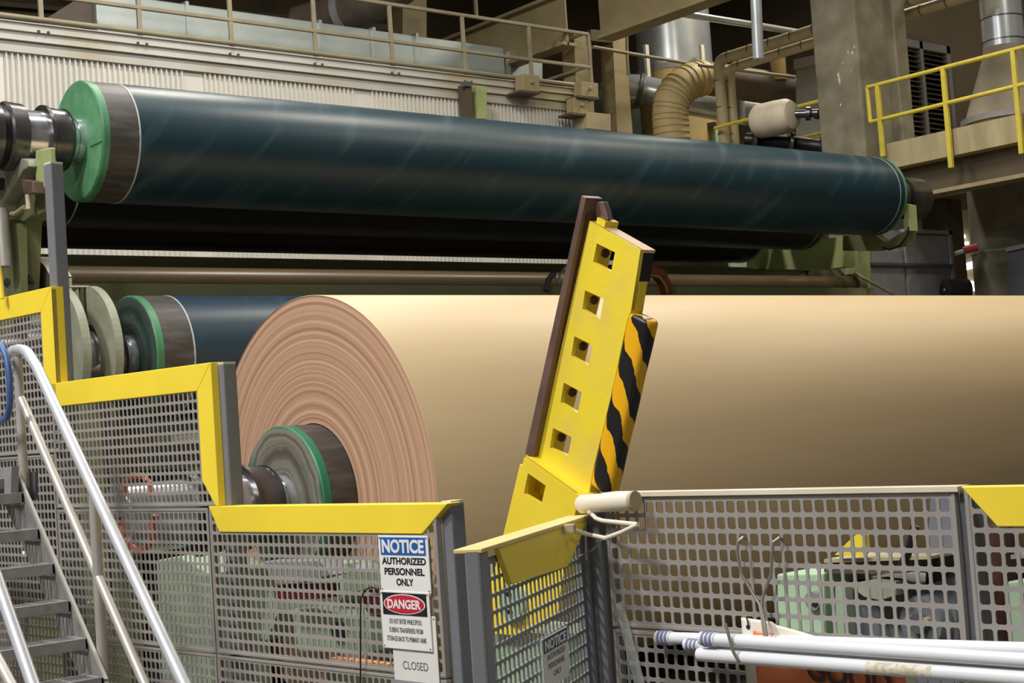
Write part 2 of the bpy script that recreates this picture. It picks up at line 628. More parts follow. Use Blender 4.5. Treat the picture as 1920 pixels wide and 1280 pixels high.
def mesh_sheet(o, u, v, n, W, H, p, hole=0.74, margin=0.012, th=0.0035, narrow=0.83):
    """perforated sheet: origin o (lower left), u right, v up, n normal; real square holes with eased corners"""
    nu = max(1, int(round((W - 2 * margin) / (p * narrow))))
    nv = max(1, int(round((H - 2 * margin) / p)))
    pu, pv = (W - 2 * margin) / nu, (H - 2 * margin) / nv
    mb = MB()
    verts, faces = [], []
    hu, hv, c = pu * hole / 2, pv * hole / 2, p * 0.1

    def ring(cx, cy, off):
        pts = [(-hu + c, -hv), (hu - c, -hv), (hu, -hv + c), (hu, hv - c), (hu - c, hv), (-hu + c, hv), (-hu, hv - c), (-hu, -hv + c)]
        return [o + u * (cx + a) + v * (cy + b) + n * off for a, b in pts]
    for i in range(nu):
        for j in range(nv):
            cx, cy = margin + (i + 0.5) * pu, margin + (j + 0.5) * pv
            base = len(verts)
            for off in (th / 2, -th / 2):
                for a, b in ((-1, -1), (1, -1), (1, 1), (-1, 1)):
                    verts.append(o + u * (cx + a * pu / 2) + v * (cy + b * pv / 2) + n * off)
                verts += ring(cx, cy, off)
            for q in (0, 12):
                A = base + q
                R = A + 4
                fl = [(A, A + 1, R + 1, R), (A + 1, A + 2, R + 3, R + 2), (A + 2, A + 3, R + 5, R + 4), (A + 3, A, R + 7, R + 6),
                      (A, R, R + 7), (A + 1, R + 2, R + 1), (A + 2, R + 4, R + 3), (A + 3, R + 6, R + 5)]
                faces += fl if q == 0 else [tuple(reversed(x)) for x in fl]
            R, Q = base + 4, base + 16
            for k in range(8):
                faces.append((R + k, R + (k + 1) % 8, Q + (k + 1) % 8, Q + k))
    mb.add(verts, faces)
    for (a0, a1, b0, b1) in ((0, margin, 0, H), (W - margin, W, 0, H), (margin, W - margin, 0, margin), (margin, W - margin, H - margin, H)):
        mb.boxv(o + u * ((a0 + a1) / 2) + v * ((b0 + b1) / 2), u * ((a1 - a0) / 2), v * ((b1 - b0) / 2), n * (th / 2))
    return mb


# ================================================================== THE HALL
# floor, far walls, ceiling
struct(MB().box((-6, -6, -0.2), (34, 28, 0.0)).build('floor', floor_m))
struct(MB().box((26.0, -4, 0), (26.3, 24, 13)).build('wall_right', wall_brown))
struct(MB().box((-6, 24.0, 0), (26, 24.3, 13)).build('wall_back', tan_dark))
struct(MB().box((-6, -6, 12.6), (34, 28, 12.9)).build('ceiling', ceil_m))

# corrugated hood wall of the dryer section (plane Y = 17)
WY = 17.0
WX0, WX1 = aY(-60, 100, WY).x, aY(1093, 215, WY).x
ZC = 6.655                                       # top of the corrugation
PITCH = 0.071
ZLOW = aY(600, 500, WY).z
flats = [(aY(-30, 100, WY).x, aY(4, 100, WY).x), (aY(343, 150, WY).x, aY(378, 150, WY).x), (aY(662, 180, WY).x, aY(692, 180, WY).x),
         (aY(872, 190, WY).x, aY(918, 190, WY).x)]
mb = MB()
x = WX0
prof = []
while x < WX1:
    fl = [f for f in flats if f[0] <= x < f[1]]
    if fl:
        prof += [(fl[0][0], -0.012), (fl[0][1], -0.012)]
        x = fl[0][1] + 1e-4
        continue
    for k, dy in ((0.0, 0.0), (0.22, 0.0), (0.36, -0.042), (0.62, -0.042), (0.78, 0.0)):
        prof.append((x + k * PITCH, dy))
    x += PITCH
vs = []
for (xx, dy) in prof:
    vs += [V((xx, WY + dy, ZLOW)), V((xx, WY + dy, ZC))]
fs = [(2 * i, 2 * i + 1, 2 * i + 3, 2 * i + 2) for i in range(len(prof) - 1)]
mb.add(vs, fs)
mb.box((WX0, WY + 0.02, ZLOW), (WX1 + 0.5, WY + 0.25, ZC + 0.02))
struct(mb.build('wall_hood', wall_paint, recalc=False))
struct(MB().box((WX0, WY - 0.1, 0), (WX1 + 0.5, WY + 0.25, ZLOW)).build('wall_hood_base', shade_dark))  # coloured dark for the shade below the hood wall
# fascia above it: three stepped strips
ZF = 7.0
mb = MB()
FX1 = aY(1096, 190, WY).x
for z0, z1, dy in ((ZC - 0.02, ZC + 0.12, -0.05), (ZC + 0.12, ZC + 0.235, -0.075), (ZC + 0.235, ZF, -0.1)):
    mb.box((WX0, WY + dy * 0.3 - 0.05, z0), (FX1, WY + 0.25, z1))
for z in (ZC + 0.115, ZC + 0.232, ZF - 0.012):
    mb.box((WX0, WY - 0.108, z), (FX1, WY - 0.05, z + 0.012))
struct(mb.build('trim_1', fascia_m))
# mezzanine deck
struct(MB().box((WX0, WY + 0.25, ZF - 0.14), (FX1, 23.9, ZF - 0.02)).build('trim_2', tan_dark))

# mezzanine railing
RY = WY - 0.06
rl = thing('guard_railing', aY(600, 112, RY), 'long tan pipe guard railing along the top edge of the corrugated wall', 'railing')
zt = aY(1113, 66, RY).z
zm = aY(1107, 127, RY).z
zb = aY(640, 107, RY).z
rx1 = aY(1108, 130, RY).x
for nm, z in (('top_rail', zt), ('mid_rail', zm)):
    MB().boxv(V(((WX0 + rx1) / 2, RY, z)), V(((rx1 - WX0) / 2, 0, 0)), V((0, 0.024, 0)), V((0, 0, 0.026))).build(nm, rail_tan, rl, bevel=0.01)
MB().tube([V((WX0, RY - 0.03, zb)), V((rx1, RY - 0.03, zb))], 0.035, 12).build('lower_pipe', rail_tan, rl, smooth=True)
for px_, py_ in ((-60, 30), (78, 52), (263, 72), (435, 95), (593, 112), (737, 130), (873, 140), (996, 130), (1108, 140)):
    xx = aY(px_, py_, RY).x
    pst = MB().boxv(V((xx, RY, (ZF - 0.12 + zt) / 2)), V((0.03, 0, 0)), V((0, 0.02, 0)), V((0, 0, (zt - ZF + 0.12) / 2))).build('railing_post', rail_tan, rl, bevel=0.006)
    b = MB()
    for dx in (-0.06, 0.06):
        b.lathe(V((xx + dx, WY - 0.1, ZF - 0.1)), [(0.0, 0.018), (0.02, 0.018), (0.024, 0.012)], 10, axis=-UY)
    b.build('post_bolt', tan_dark, pst)
MB().tube([aY(737, 128, RY), aY(995, 152, RY)], 0.008, 6).build('tension_cable', tan_dark, rl)
# return railing going back from the corner
r2 = thing('guard_railing', V((rx1, RY, ZF)), 'short tan railing turning back from the corner of the mezzanine', 'railing')
for nm, z in (('top_rail', zt + 0.02), ('mid_rail', zm + 0.02)):
    MB().tube([V((rx1 - 0.05, RY + 0.08, z)), V((rx1 - 0.05, RY + 3.2, z)), V((rx1 + 0.9, RY + 3.2, z))], 0.028, 10).build(nm, rail_tan, r2, smooth=True)
for dy in (1.5, 3.2):
    MB().tube([V((rx1 - 0.05, RY + dy, ZF - 0.14)), V((rx1 - 0.05, RY + dy, zt + 0.02))], 0.026, 10).build('railing_post', rail_tan, r2, smooth=True)
r3 = thing('guard_railing', V((rx1 + 0.3, RY, ZF)), 'dusty single pipe rail from the mezzanine corner towards the elbow duct', 'railing')
MB().tube([aY(1112, 88, RY), aY(1180, 100, RY), aY(1345, 128, RY)], 0.03, 10).build('top_rail', rail_tan, r3, smooth=True)
MB().tube([aY(1175, 62, RY), aY(1176, 110, RY), aY(1178, 140, RY)], 0.025, 10).build('railing_post', rail_tan, r3, smooth=True)

# brackets and small columns on the fascia
def bracket_box(px0, py0, px1, py1, label):
    t = thing('bracket_box', aY(px0, py1, WY - 0.3), label, 'bracket', 'tan bracket boxes on the fascia')
    pY([(px0, py0), (px1, py0 + 4), (px1, py1 + 4), (px0, py1)], WY - 0.34, 0.18).build('box_body', olive if 0 else tan, t, bevel=0.01)
    pY([(px0 - 6, py1 - 2), (px1 + 2, py1 + 2), (px1 + 2, py1 + 6), (px0 - 6, py1 + 2)], WY - 0.4, 0.3).build('base_plate', tan_dark, t)
    c = aY((px0 + px1) / 2, (py0 + py1) / 2, WY - 0.34)
    MB().lathe(c, [(0, 0.03), (0.03, 0.03), (0.035, 0.02)], 12, axis=-UY).build('bolt_head', rail_tan, t)
    return t


bracket_box(980, 138, 1012, 170, 'square tan bracket box on the fascia below the railing, left one')
bracket_box(1090, 152, 1122, 180, 'upper tan bracket box at the right corner of the fascia')
bracket_box(1076, 182, 1104, 212, 'lower tan bracket box at the right end of the corrugated wall')
t = thing('wall_column', aY(895, 220, WY - 0.2), 'pale olive steel upright in front of the corrugated wall behind the top roll', 'column')
pY([(893, 160), (912, 162), (913, 222), (896, 222)], WY - 0.3, 0.15).build('web', olive_light, t)
pY([(874, 156), (884, 157), (888, 222), (878, 221)], WY - 0.32, 0.2).build('flange', tan_dark, t)
pY([(872, 152), (884, 153), (884, 162), (872, 161)], WY - 0.36, 0.1).build('bolt_plate', grey_dark, t)
# cladding block at the right end of the wall
tag(pY([(1100, 210), (1145, 214), (1145, 245), (1100, 240)], WY - 0.42, 0.3).build('cladding_block', lag_tan), 'pale cladding block at the right end of the corrugated wall just above the roll', 'panel')

# galvanised duct box on the mezzanine
DY = 18.2
zd = aY(950, 90, DY).z
dx0, dx1 = aY(180, 10, DY).x, aY(946, 110, DY).x
t = thing('air_duct', V((dx0, DY, ZF)), 'long galvanised rectangular air duct behind the tan railing', 'duct')
MB().box((dx0, DY, ZF - 0.02), (dx1, DY + 1.6, zd)).build('duct_body', silver_duct, t, bevel=0.02)
for px_ in (352, 600, 700, 780):
    xx = aY(px_, 60, DY).x
    MB().box((xx - 0.025, DY - 0.03, ZF - 0.02), (xx + 0.025, DY + 1.6, zd + 0.03)).build('seam_flange', silver_duct, t)
MB().prism([aY(84, 36, DY + 0.1), aY(182, -25, DY + 0.1), aY(180, 52, DY + 0.1), aY(84, 52, DY + 0.1)], V((0, 1.4, 0))).build('end_taper', duct_brown, t)
t = thing('air_duct', aY(950, 150, DY), 'smaller galvanised duct stub beyond the right end of the long duct', 'duct')
pY([(948, 100), (1018, 111), (1018, 170), (948, 160)], DY + 0.2, 0.8).build('duct_body', silver_duct, t, bevel=0.02)
pY([(948, 96), (958, 97), (958, 150), (948, 150)], DY + 0.12, 0.1).build('seam_flange', silver_duct, t)

# roof steel above
def beam_y(name, pxl, py_t, py_b, X, th, y0, y1, label, m):
    a, b = aX(pxl, py_t, X), aX(pxl, py_b, X)
    t = thing(name, V((X, y0, b.z)), label, 'beam')
    MB().box((X + 0.1, y0, b.z), (X + 0.13, y1, a.z)).build('web', m, t)
    MB().box((X, y0, a.z - 0.05), (X + th, y1, a.z)).build('top_flange', m, t)
    MB().box((X, y0, b.z), (X + th, y1, b.z + 0.05)).build('bottom_flange', m, t)
    return t


beam_y('roof_beam', 1000, 3, 103, 15.4, 0.3, 16.95, 23.5, 'deep tan roof beam running back above the right end of the railing', tan)
beam_y('roof_beam', 1190, -60, 48, 15.7, 0.35, 8.5, 16.5, 'nearer tan roof beam crossing the top edge over the elbow duct', tan)
t = thing('steel_column', V((15.75, 16.9, 0)), 'tan steel column under the roof beams at the end of the corrugated wall', 'column')
pY([(1076, 60), (1108, 62), (1118, 300), (1086, 300)], 17.3, 0.3).build('column_shaft', tan, t)
pY([(1108, 55), (1148, 58), (1150, 80), (1108, 76)], 17.25, 0.4).build('cap_plate', tan_dark, t)
pY([(1148, 60), (1172, 62), (1190, 300), (1160, 300)], 17.4, 0.3).build('column_flange', tan, t)
for px0, px1, Y, lb in ((250, 330, 23, 'brown ceiling steel post rising behind the long duct, left one'), (755, 800, 21, 'tan ceiling post rising behind the railing beside the black gap')):
    tag(pY([(px0, -40), (px1, -40), (px1, 110), (px0, 100)], Y, 0.3).build('ceiling_post', tan if px0 > 400 else tan_dark), lb, 'post')
for y0, lb in ((8, 'upper dark roof truss bar at the top left corner'), (26, 'lower dark roof truss bar at the top left corner')):
    tag(pY([(-40, y0 - 9), (330, y0 + 22), (330, y0 + 30), (-40, y0)], 22.5, 0.2).build('truss_bar', tan_dark), lb, 'beam')
tag(pY([(250, 0), (800, 53), (800, 65), (250, 12)], 22.6, 0.2).build('truss_bar', tan_dark), 'dark brown truss bar behind the long duct under the ceiling', 'beam')
t = thing('lagged_duct', aD(690, 40, 22.5), 'dull wrinkled insulated duct under the ceiling at the top centre left', 'duct')
MB().tube([aD(560, 45, 23), aD(640, 24, 22.7), aD(700, 6, 22.4), aD(760, -30, 22.2)], 0.28, 20).build('duct_wrap', duct_brown, t, smooth=True)
MB().tube([aD(636, 26, 22.7), aD(648, 22, 22.65)], 0.3, 20).build('strap', grey_mid, t, smooth=True)
tag(MB().tube([aY(890, -20, 20), aY(893, 30, 20)], 0.04, 10).build('hanger_rod', rail_tan, smooth=True), 'thin pale hanger rod at the top centre above the railing', 'rod')

# ---------------------------------------------------------------- right-hand background
# vertical shiny duct
c = aD(1262, 70, 27)
t = thing('vertical_duct', c, 'wide shiny vertical metal duct standing behind the yellowed elbow duct', 'duct')
MB().lathe(V((c.x, c.y, 0)), [(c.z - 0.62, 0.68), (c.z + 3.0, 0.68)], 48, axis=UZ).build('duct_shell', shiny_duct, t, smooth=True)
MB().lathe(V((c.x, c.y, 0)), [(c.z - 0.7, 0.71), (c.z - 0.6, 0.71)], 48, axis=UZ).build('joint_ring', grey_mid, t, smooth=True)
MB().lathe(V((c.x, c.y, 0)), [(c.z - 2.9, 0.68), (c.z - 0.7, 0.7)], 48, axis=UZ).build('lower_shell', lag_yellow, t, smooth=True)
for px_ in (1212, 1316):
    a = aD(px_, 100, 26.2)
    MB().boxv(a - UZ * 0.2, UX * 0.04, UY * 0.03, UZ * 0.35).build('hanger_strap', closer_m, t)
# lower horizontal shiny duct with elbow
t = thing('horizontal_duct', aD(1280, 190, 25.6), 'shiny round metal duct running behind the yellowed elbow from a grey bend', 'duct')
MB().tube([aD(1200, 168, 25.86), aD(1300, 190, 25.6), aD(1432, 212, 25.34)], 0.256, 28).build('straight_run', shiny_duct, t, smooth=True)
MB().tube([aD(1128, 205, 26.4), aD(1134, 190, 26.2), aD(1146, 176, 26.0), aD(1166, 167, 25.9), aD(1200, 168, 25.86)], [0.26, 0.27, 0.275, 0.27, 0.262], 28).build('bend', shiny_duct, t, smooth=True)
MB().tube([aD(1196, 167, 25.86), aD(1204, 169, 25.86)], 0.288, 28).build('joint_ring', grey_dark, t, smooth=True)
MB().tube([aD(1388, 176, 25.09), aD(1390, 226, 25.09)], 0.070, 12).build('support_leg', grey_mid, t, smooth=True)
# yellowed elbow duct
pth = [(1266, 320, 23.81), (1262, 275, 23.81), (1259, 250, 23.81), (1257, 225, 23.81), (1257, 205, 23.81), (1260, 188, 23.81), (1268, 172, 23.87), (1282, 158, 23.94), (1300, 149, 24.06), (1320, 146, 24.19)]
t = thing('elbow_duct', aD(1257, 240, 23.81), 'yellowed ribbed elbow duct bending down behind the blue roll', 'duct')
pts = [aD(*p) for p in pth]
MB().tube(pts, 0.288, 32).build('elbow_shell', lag_yellow, t, smooth=True)
for k in range(1, len(pts) - 1):
    for q in (0.0, 0.5):
        a = pts[k].lerp(pts[k + 1], q)
        d = (pts[k + 1] - pts[k]).normalized() * 0.012
        MB().tube([a - d, a + d], 0.300, 32).build('rib', lag_tan, t, smooth=True)
MB().tube([pts[-1], aD(1400, 158, 24.45), aD(1492, 172, 24.7)], 0.275, 28).build('dusty_run', duct_brown, t, smooth=True)
# pair of tan lagged pipes along Y
def lag_pipe(pts, r, label, step=0.42):
    t = thing('lagged_pipe', pts[0], label, 'pipe')
    full = []
    n = len(pts)
    for i in range(n):
        if 0 < i < n - 1:
            a = (pts[i - 1] - pts[i]).normalized()
            b = (pts[i + 1] - pts[i]).normalized()
            for q in (0.14, 0.09, 0.05):
                full.append(pts[i] + a * q * 1.0 + b * max(0, 0.05 - q * 0.3))
            for q in (0.05, 0.09, 0.14):
                full.append(pts[i] + b * q * 1.0 + a * max(0, 0.05 - q * 0.3))
        else:
            full.append(pts[i])
    MB().tube(full, r, 18).build('lagging', lag_tan, t, smooth=True)
    for i in range(n - 1):
        L = (pts[i + 1] - pts[i]).length
        d = (pts[i + 1] - pts[i]).normalized()
        k = 0.25
        while k < L - 0.1:
            a = pts[i] + d * k
            MB().tube([a - d * 0.01, a + d * 0.01], r * 1.05, 18).build('band', duct_brown, t, smooth=True)
            k += step
    return t


PXX = 17.35
a0 = aX(1346, 112, PXX)
lag_pipe([V((a0.x, a0.y, 0.0)), a0, V((PXX, aX(1900, -30, PXX).y, a0.z - 0.0))], 0.088, 'tan lagged pipe, outer one of the pair, bending down at the elbow duct')
a1 = aX(1366, 128, PXX + 0.2)
lag_pipe([V((a1.x, a1.y, 0.0)), a1, V((PXX + 0.2, aX(1900, 0, PXX + 0.2).y, a1.z))], 0.08, 'tan lagged pipe, inner lower one of the pair beside the elbow duct')
tag(MB().tube([aY(1255, 22, 15.5), aY(1420, 48, 15.5), aY(1620, 82, 15.5)], 0.055, 14).build('sprinkler_pipe', shiny_duct, smooth=True), 'bright thin metal pipe slanting above the elbow duct to the column', 'pipe')
tag(MB().tube([aD(1416, -30, 18.5), aD(1422, 110, 18.5)], 0.07, 14).build('drop_pipe', shiny_duct, smooth=True), 'vertical grey pipe dropping from the top edge above the lagged pipes', 'pipe')
tag(MB().tube([aD(1310, 122, 23.4), aD(1490, 145, 23.9)], 0.03, 10).build('guard_pipe', rail_tan, smooth=True), 'thin dusty pipe lying over the dark duct run', 'pipe')
tag(MB().tube([aD(1458, 100, 24.4), aD(1461, 150, 24.4)], 0.125, 12).build('duct_stub', lag_yellow, smooth=True), 'short yellowish vertical stub rising from the dark duct run', 'pipe')
t = thing('equipment_box', aX(1530, 270, 18.2), 'tall grey sheet metal enclosure beside the concrete column', 'enclosure')
pX([(1492, 112), (1600, 88), (1600, 340), (1492, 340)], 18.6, 0.8).build('enclosure_body', grey_mid, t, bevel=0.01)
pX([(1488, 112), (1600, 86), (1600, 104), (1488, 130)], 18.52, 0.1).build('top_band', grey_mid, t)
pX([(1541, 110), (1544, 110), (1544, 280), (1541, 280)], 18.56, 0.06).build('seam', grey_dark, t)
# insulated barrel and valves
t = thing('insulated_vessel', aD(1452, 222, 21.16), 'pale rounded insulation wrapped vessel beside the yellow rail behind the roll', 'vessel')
ax = (aD(1490, 214, 20.91) - aD(1414, 230, 21.4))
L = ax.length
MB().lathe(aD(1414, 230, 21.4), [(0, 0.02), (0.005, 0.11), (0.04, 0.2), (0.1, 0.245), (L * 0.5, 0.252), (L - 0.12, 0.245), (L - 0.04, 0.2), (L - 0.005, 0.11), (L, 0.02)], 36, axis=ax).build('insulation_wrap', lag_white, t, smooth=True)
MB().tube([aD(1490, 214, 20.97), aD(1535, 212, 20.79)], 0.06, 14).build('valve_stem', steel_dark, t, smooth=True)
MB().tube([aD(1512, 213, 20.86), aD(1520, 213, 20.84)], 0.1, 18).build('flange', steel_dark, t, smooth=True)
t = thing('valve_assembly', aD(1548, 218, 20.91), 'dark cluster of valves and fittings against the grey enclosure', 'valve')
MB().tube([aD(1528, 216, 20.91), aD(1560, 222, 20.79)], 0.05, 12).build('valve_body', steel_black, t, smooth=True)
MB().tube([aD(1543, 200, 20.91), aD(1546, 235, 20.91)], 0.035, 12).build('valve_stem', steel_dark, t, smooth=True)
MB().lathe(aD(1543, 202, 20.91), [(0, 0.07), (0.02, 0.07)], 18, axis=UZ).build('hand_wheel', steel_black, t, smooth=True)
t = thing('hot_pipe', aD(1480, 270, 21.16), 'black flanged pipe lying low behind the yellow railing and the roll', 'pipe')
MB().tube([aD(1400, 262, 21.65), aD(1500, 270, 21.28), aD(1590, 282, 20.91)], 0.11, 18).build('pipe_body', steel_black, t, smooth=True)
for px_ in (1410, 1478, 1538, 1546):
    a, b = aD(px_, 265 + (px_ - 1400) * 0.08, 21.5 - (px_ - 1400) * 0.0037), aD(px_ + 6, 265.5 + (px_ - 1400) * 0.08, 21.5 - (px_ - 1400) * 0.0037)
    MB().tube([a, b], 0.19, 22).build('flange', steel_dark, t, smooth=True)
tag(pX([(1185, 205), (1345, 175), (1345, 340), (1185, 340)], 20.5, 0.4).build('green_partition', mint), 'pale green panel behind the elbow duct', 'panel')
t = thing('green_hopper', aX(1320, 260, 19.5), 'pale green sheet metal hood under the shiny duct between elbow and lagged pipes', 'hood')
pX([(1282, 212), (1310, 216), (1340, 240), (1345, 345), (1280, 345)], 19.6, 0.5).build('hood_body', mint_bright, t)
pX([(1296, 236), (1340, 228), (1344, 236), (1296, 246)], 19.5, 0.1).build('hood_lip', grey_dark, t)

# yellow railing left of the column and on the walkway
GX = 15.95


def yellow_railing(label, rails, posts, X, m, slabz=None):
    t = thing('safety_railing', aX(*posts[0][:2], X), label, 'railing', None)
    for nm, (x0, y0), (x1, y1) in rails:
        MB().tube([aX(x0, y0, X), aX(x1, y1, X)], 0.028, 12).build(nm, m, t, smooth=True)
    for (x0, y0, y1) in posts:
        a = aX(x0, y0, X)
        b = aX(x0, y1, X)
        MB().boxv(V((X, a.y, (a.z + b.z) / 2)), UX * 0.026, UY * 0.03, UZ * (abs(a.z - b.z) / 2)).build('railing_post', m, t, bevel=0.006)
    return t


yellow_railing('short yellow railing seen left of the concrete column behind the roll', [('top_rail', (1340, 240), (1580, 178)), ('mid_rail', (1380, 291), (1585, 238))], [(1468, 205, 300)], GX + 1.2, yellow_rail)
t = yellow_railing('bright yellow walkway railing right of the concrete column', [('top_rail', (1626, 164), (1960, 78)), ('mid_rail', (1632, 229), (1960, 148))],
                   [(1645, 160, 296), (1768, 127, 318), (1899, 92, 292)], GX, yellow_rail)
MB().tube([aX(1626, 164, GX), aX(1632, 229, GX)], 0.028, 12).build('end_bar', yellow_rail, t, smooth=True)
# walkway slab and its beam
SX = GX + 0.08
zs1, zs0 = aX(1660, 270, SX).z, aX(1660, 318, SX).z
ys1, ys0 = aX(1652, 290, SX).y, aX(1990, 200, SX).y
struct(MB().box((SX, ys0, zs0), (SX + 3.2, ys1, zs1)).build('trim_3', slab_m))
t = thing('walkway_beam', V((SX + 0.1, ys0, zs0 - 0.4)), 'brown steel beam under the concrete walkway edge', 'beam')
MB().box((SX + 0.22, ys0, zs0 - 0.38), (SX + 0.26, ys1, zs0)).build('web', tan_dark, t)
MB().box((SX + 0.08, ys0, zs0 - 0.42), (SX + 0.4, ys1, zs0 - 0.37)).build('bottom_flange', tan, t)
# concrete column
q0, q1 = aX(1578, 300, 15.3), aX(1660, 300, 15.3)
cl = aD(1614, 280, 20.3)
t = thing('concrete_column', V((cl.x, cl.y, 0)), 'big dusty concrete column with chipped paint behind the right end of the roll', 'column')
MB().boxv(V((cl.x, cl.y, 6.0)), V((0.39, 0, 0)), V((0, 0.37, 0)), V((0, 0, 6.0))).build('column_shaft', concrete, t, bevel=0.03)
MB().boxv(V((cl.x + 0.44, cl.y - 0.33, 6.0)), V((0.14, 0, 0)), V((0, 0.16, 0)), V((0, 0, 6.0))).build('side_flange', concrete, t, bevel=0.02)
chips = MB()
for (px_, py_, s) in ((1574, 150, 0.05), (1572, 140, 0.035), (1598, 98, 0.025), (1602, 88, 0.02), (1590, 98, 0.018), (1596, 132, 0.012), (1576, 196, 0.02), (1580, 118, 0.015)):
    a = aX(px_, py_, cl.x - 0.393)
    k = 8
    chips.prism([a + UY * (0.9 * s * random.uniform(0.3, 1) * math.cos(6.283 * i / k)) + UZ * (1.7 * s * random.uniform(0.3, 1) * math.sin(6.283 * i / k)) for i in range(k)], UX * 0.01)
chips.build('paint_chip', lag_white, t)
# louvre
LY = 13.4
t = thing('louvre_vent', aY(1730, 265, LY), 'dark slatted louvre vent on the wall between column and hopper', 'vent')
lz1, lz0 = aY(1690, 72, LY).z, aY(1690, 275, LY).z
lx0, lx1 = aY(1674, 150, LY).x, aY(1783, 150, LY).x
MB().box((lx0 + 0.04, LY + 0.08, lz0), (lx1 - 0.04, LY + 0.12, lz1 - 0.03)).build('back_panel', steel_black, t)
fr = MB()
fr.box((lx0, LY - 0.03, lz1 - 0.12), (lx1, LY + 0.12, lz1))
fr.box((lx0, LY - 0.03, lz0), (lx0 + 0.07, LY + 0.12, lz1))
fr.box((lx1 - 0.09, LY - 0.03, lz0), (lx1, LY + 0.12, lz1))
fr.box(((lx0 + lx1) / 2 - 0.04, LY - 0.03, lz0), ((lx0 + lx1) / 2 + 0.04, LY + 0.08, lz1))
fr.build('frame', grey_mid, t)
ns = 20
for i in range(ns):
    z = lz0 + (i + 0.5) * (lz1 - 0.12 - lz0) / ns
    MB().boxv(V(((lx0 + lx1) / 2, LY + 0.03, z)), V(((lx1 - lx0) / 2 - 0.05, 0, random.uniform(-0.012, 0.012))), V((0, 0.04, 0.02)), V((0, -0.004, 0.006))).build('slat', louvre_m, t)
struct(MB().box((19.45, LY + 0.13, zs1), (26.0, LY + 0.4, 12.6)).build('wall_drive', wall_brown))
struct(MB().box((SX + 3.2, ys0, zs0), (26.0, LY + 0.4, zs1)).build('trim_5', slab_m))
z4 = aX(1468, 306, GX + 1.2).z
struct(MB().box((GX + 1.15, 12.75, z4 - 0.25), (19.4, 18.2, z4)).build('trim_4', slab_m))
# hopper with shiny duct on the walkway
hc = aD(1880, 60, 20.5)
t = thing('conical_hopper', V((hc.x, hc.y, zs1)), 'dusty conical hopper with a shiny metal pipe on top behind the yellow railing', 'hopper')
z0 = aD(1880, 90, 20.5).z
MB().lathe(V((hc.x, hc.y, 0)), [(z0, 0.28), (z0 + 1.6, 0.28)], 40, axis=UZ).build('shiny_pipe', shiny_duct, t, smooth=True)
for dz in (0.08, 0.4, 0.7):
    MB().lathe(V((hc.x, hc.y, 0)), [(z0 + dz, 0.287), (z0 + dz + 0.012, 0.287)], 40, axis=UZ).build('joint_ring', steel_dark, t, smooth=True)
zz = aD(1880, 235, 20.5).z
MB().lathe(V((hc.x, hc.y, 0)), [(zz - 0.3, 0.62), (zz + 0.08, 0.62), (zz + 0.1, 0.6), (z0 - 0.12, 0.3), (z0, 0.28)], 40, axis=UZ).build('cone_shell', cone_m, t, smooth=True)
MB().lathe(V((hc.x, hc.y, 0)), [(zz + 0.02, 0.66), (zz + 0.1, 0.66)], 40, axis=UZ).build('base_ring', grey_mid, t, smooth=True)
# round lower column, cabinet, motor, far lights
rc = aD(1880, 460, 20.5)
t = thing('round_column', V((rc.x, rc.y, 0)), 'thick round concrete column under the walkway at the right edge', 'column')
MB().lathe(V((rc.x, rc.y, 0)), [(0, 0.42), (zs0 + 0.1, 0.42)], 40, axis=UZ).build('column_shaft', concrete, t, smooth=True)
cz = aD(1850, 470, 20).z
MB().lathe(V((rc.x, rc.y, 0)), [(cz, 0.43), (cz + 0.03, 0.43)], 40, axis=UZ).build('clamp_ring', rail_tan, t, smooth=True)
t = thing('control_cabinet', aX(1900, 548, 17.6), 'dark framed control cabinet at the right edge beside the round column', 'cabinet')
pX([(1888, 468), (1960, 452), (1960, 600), (1895, 600)], 17.4, 0.5).build('cabinet_body', grey_dark, t)
pX([(1886, 464), (1960, 448), (1960, 456), (1886, 472)], 17.36, 0.1).build('frame', grey_mid, t)
t = thing('grey_cabinet', aY(1700, 545, 11.6), 'grey double door machine cabinet below the right journal of the top roll', 'cabinet')
CY = 11.6
cx0, cxm, cx1 = aY(1628, 500, CY).x, aY(1699, 500, CY).x, aY(1785, 500, CY).x
cz1 = aY(1740, 434, CY).z
zb_ = aY(1740, 497, CY).z
MB().box((cx0, CY + 0.04, 0), (cx1, CY + 0.3, cz1)).build('cabinet_body', grey_mid, t)
for (x0, x1, zt_) in ((cx0 + 0.02, cxm - 0.025, aY(1650, 466, CY).z), (cxm + 0.025, cx1 - 0.03, cz1 - 0.04)):
    MB().box((x0, CY + 0.01, 0.1), (x1, CY + 0.05, zt_)).build('door', grey_mid, t, bevel=0.02)
MB().box((cx0 + 0.05, CY - 0.03, zb_ - 0.018), (cx1, CY + 0.02, zb_ + 0.018)).build('cross_bar', grey_dark, t)
fr = MB()
fr.box((cx1 - 0.03, CY - 0.02, 0), (cx1 + 0.03, CY + 0.06, cz1 + 0.02))
fr.box((cxm, CY - 0.02, cz1 - 0.03), (cx1 + 0.03, CY + 0.06, cz1 + 0.02))
fr.build('frame', grey_mid, t)
t = thing('electric_motor', aD(1775, 545, 17.5), 'small black round motor peeping over the paper roll at the right', 'motor')
mc = aD(1770, 545, 19.6)
MB().lathe(mc, [(0, 0.1), (0.02, 0.145), (0.12, 0.15), (0.34, 0.15), (0.36, 0.1)], 28, axis=V((0.9, -0.4, 0))).build('motor_shell', black, t, smooth=True)
MB().lathe(mc - V((0.9, -0.4, 0)).normalized() * 0.015, [(0, 0.03), (0.02, 0.045), (0.03, 0.045)], 20, axis=V((0.9, -0.4, 0))).build('shaft_cap', steel_dark, t, smooth=True)
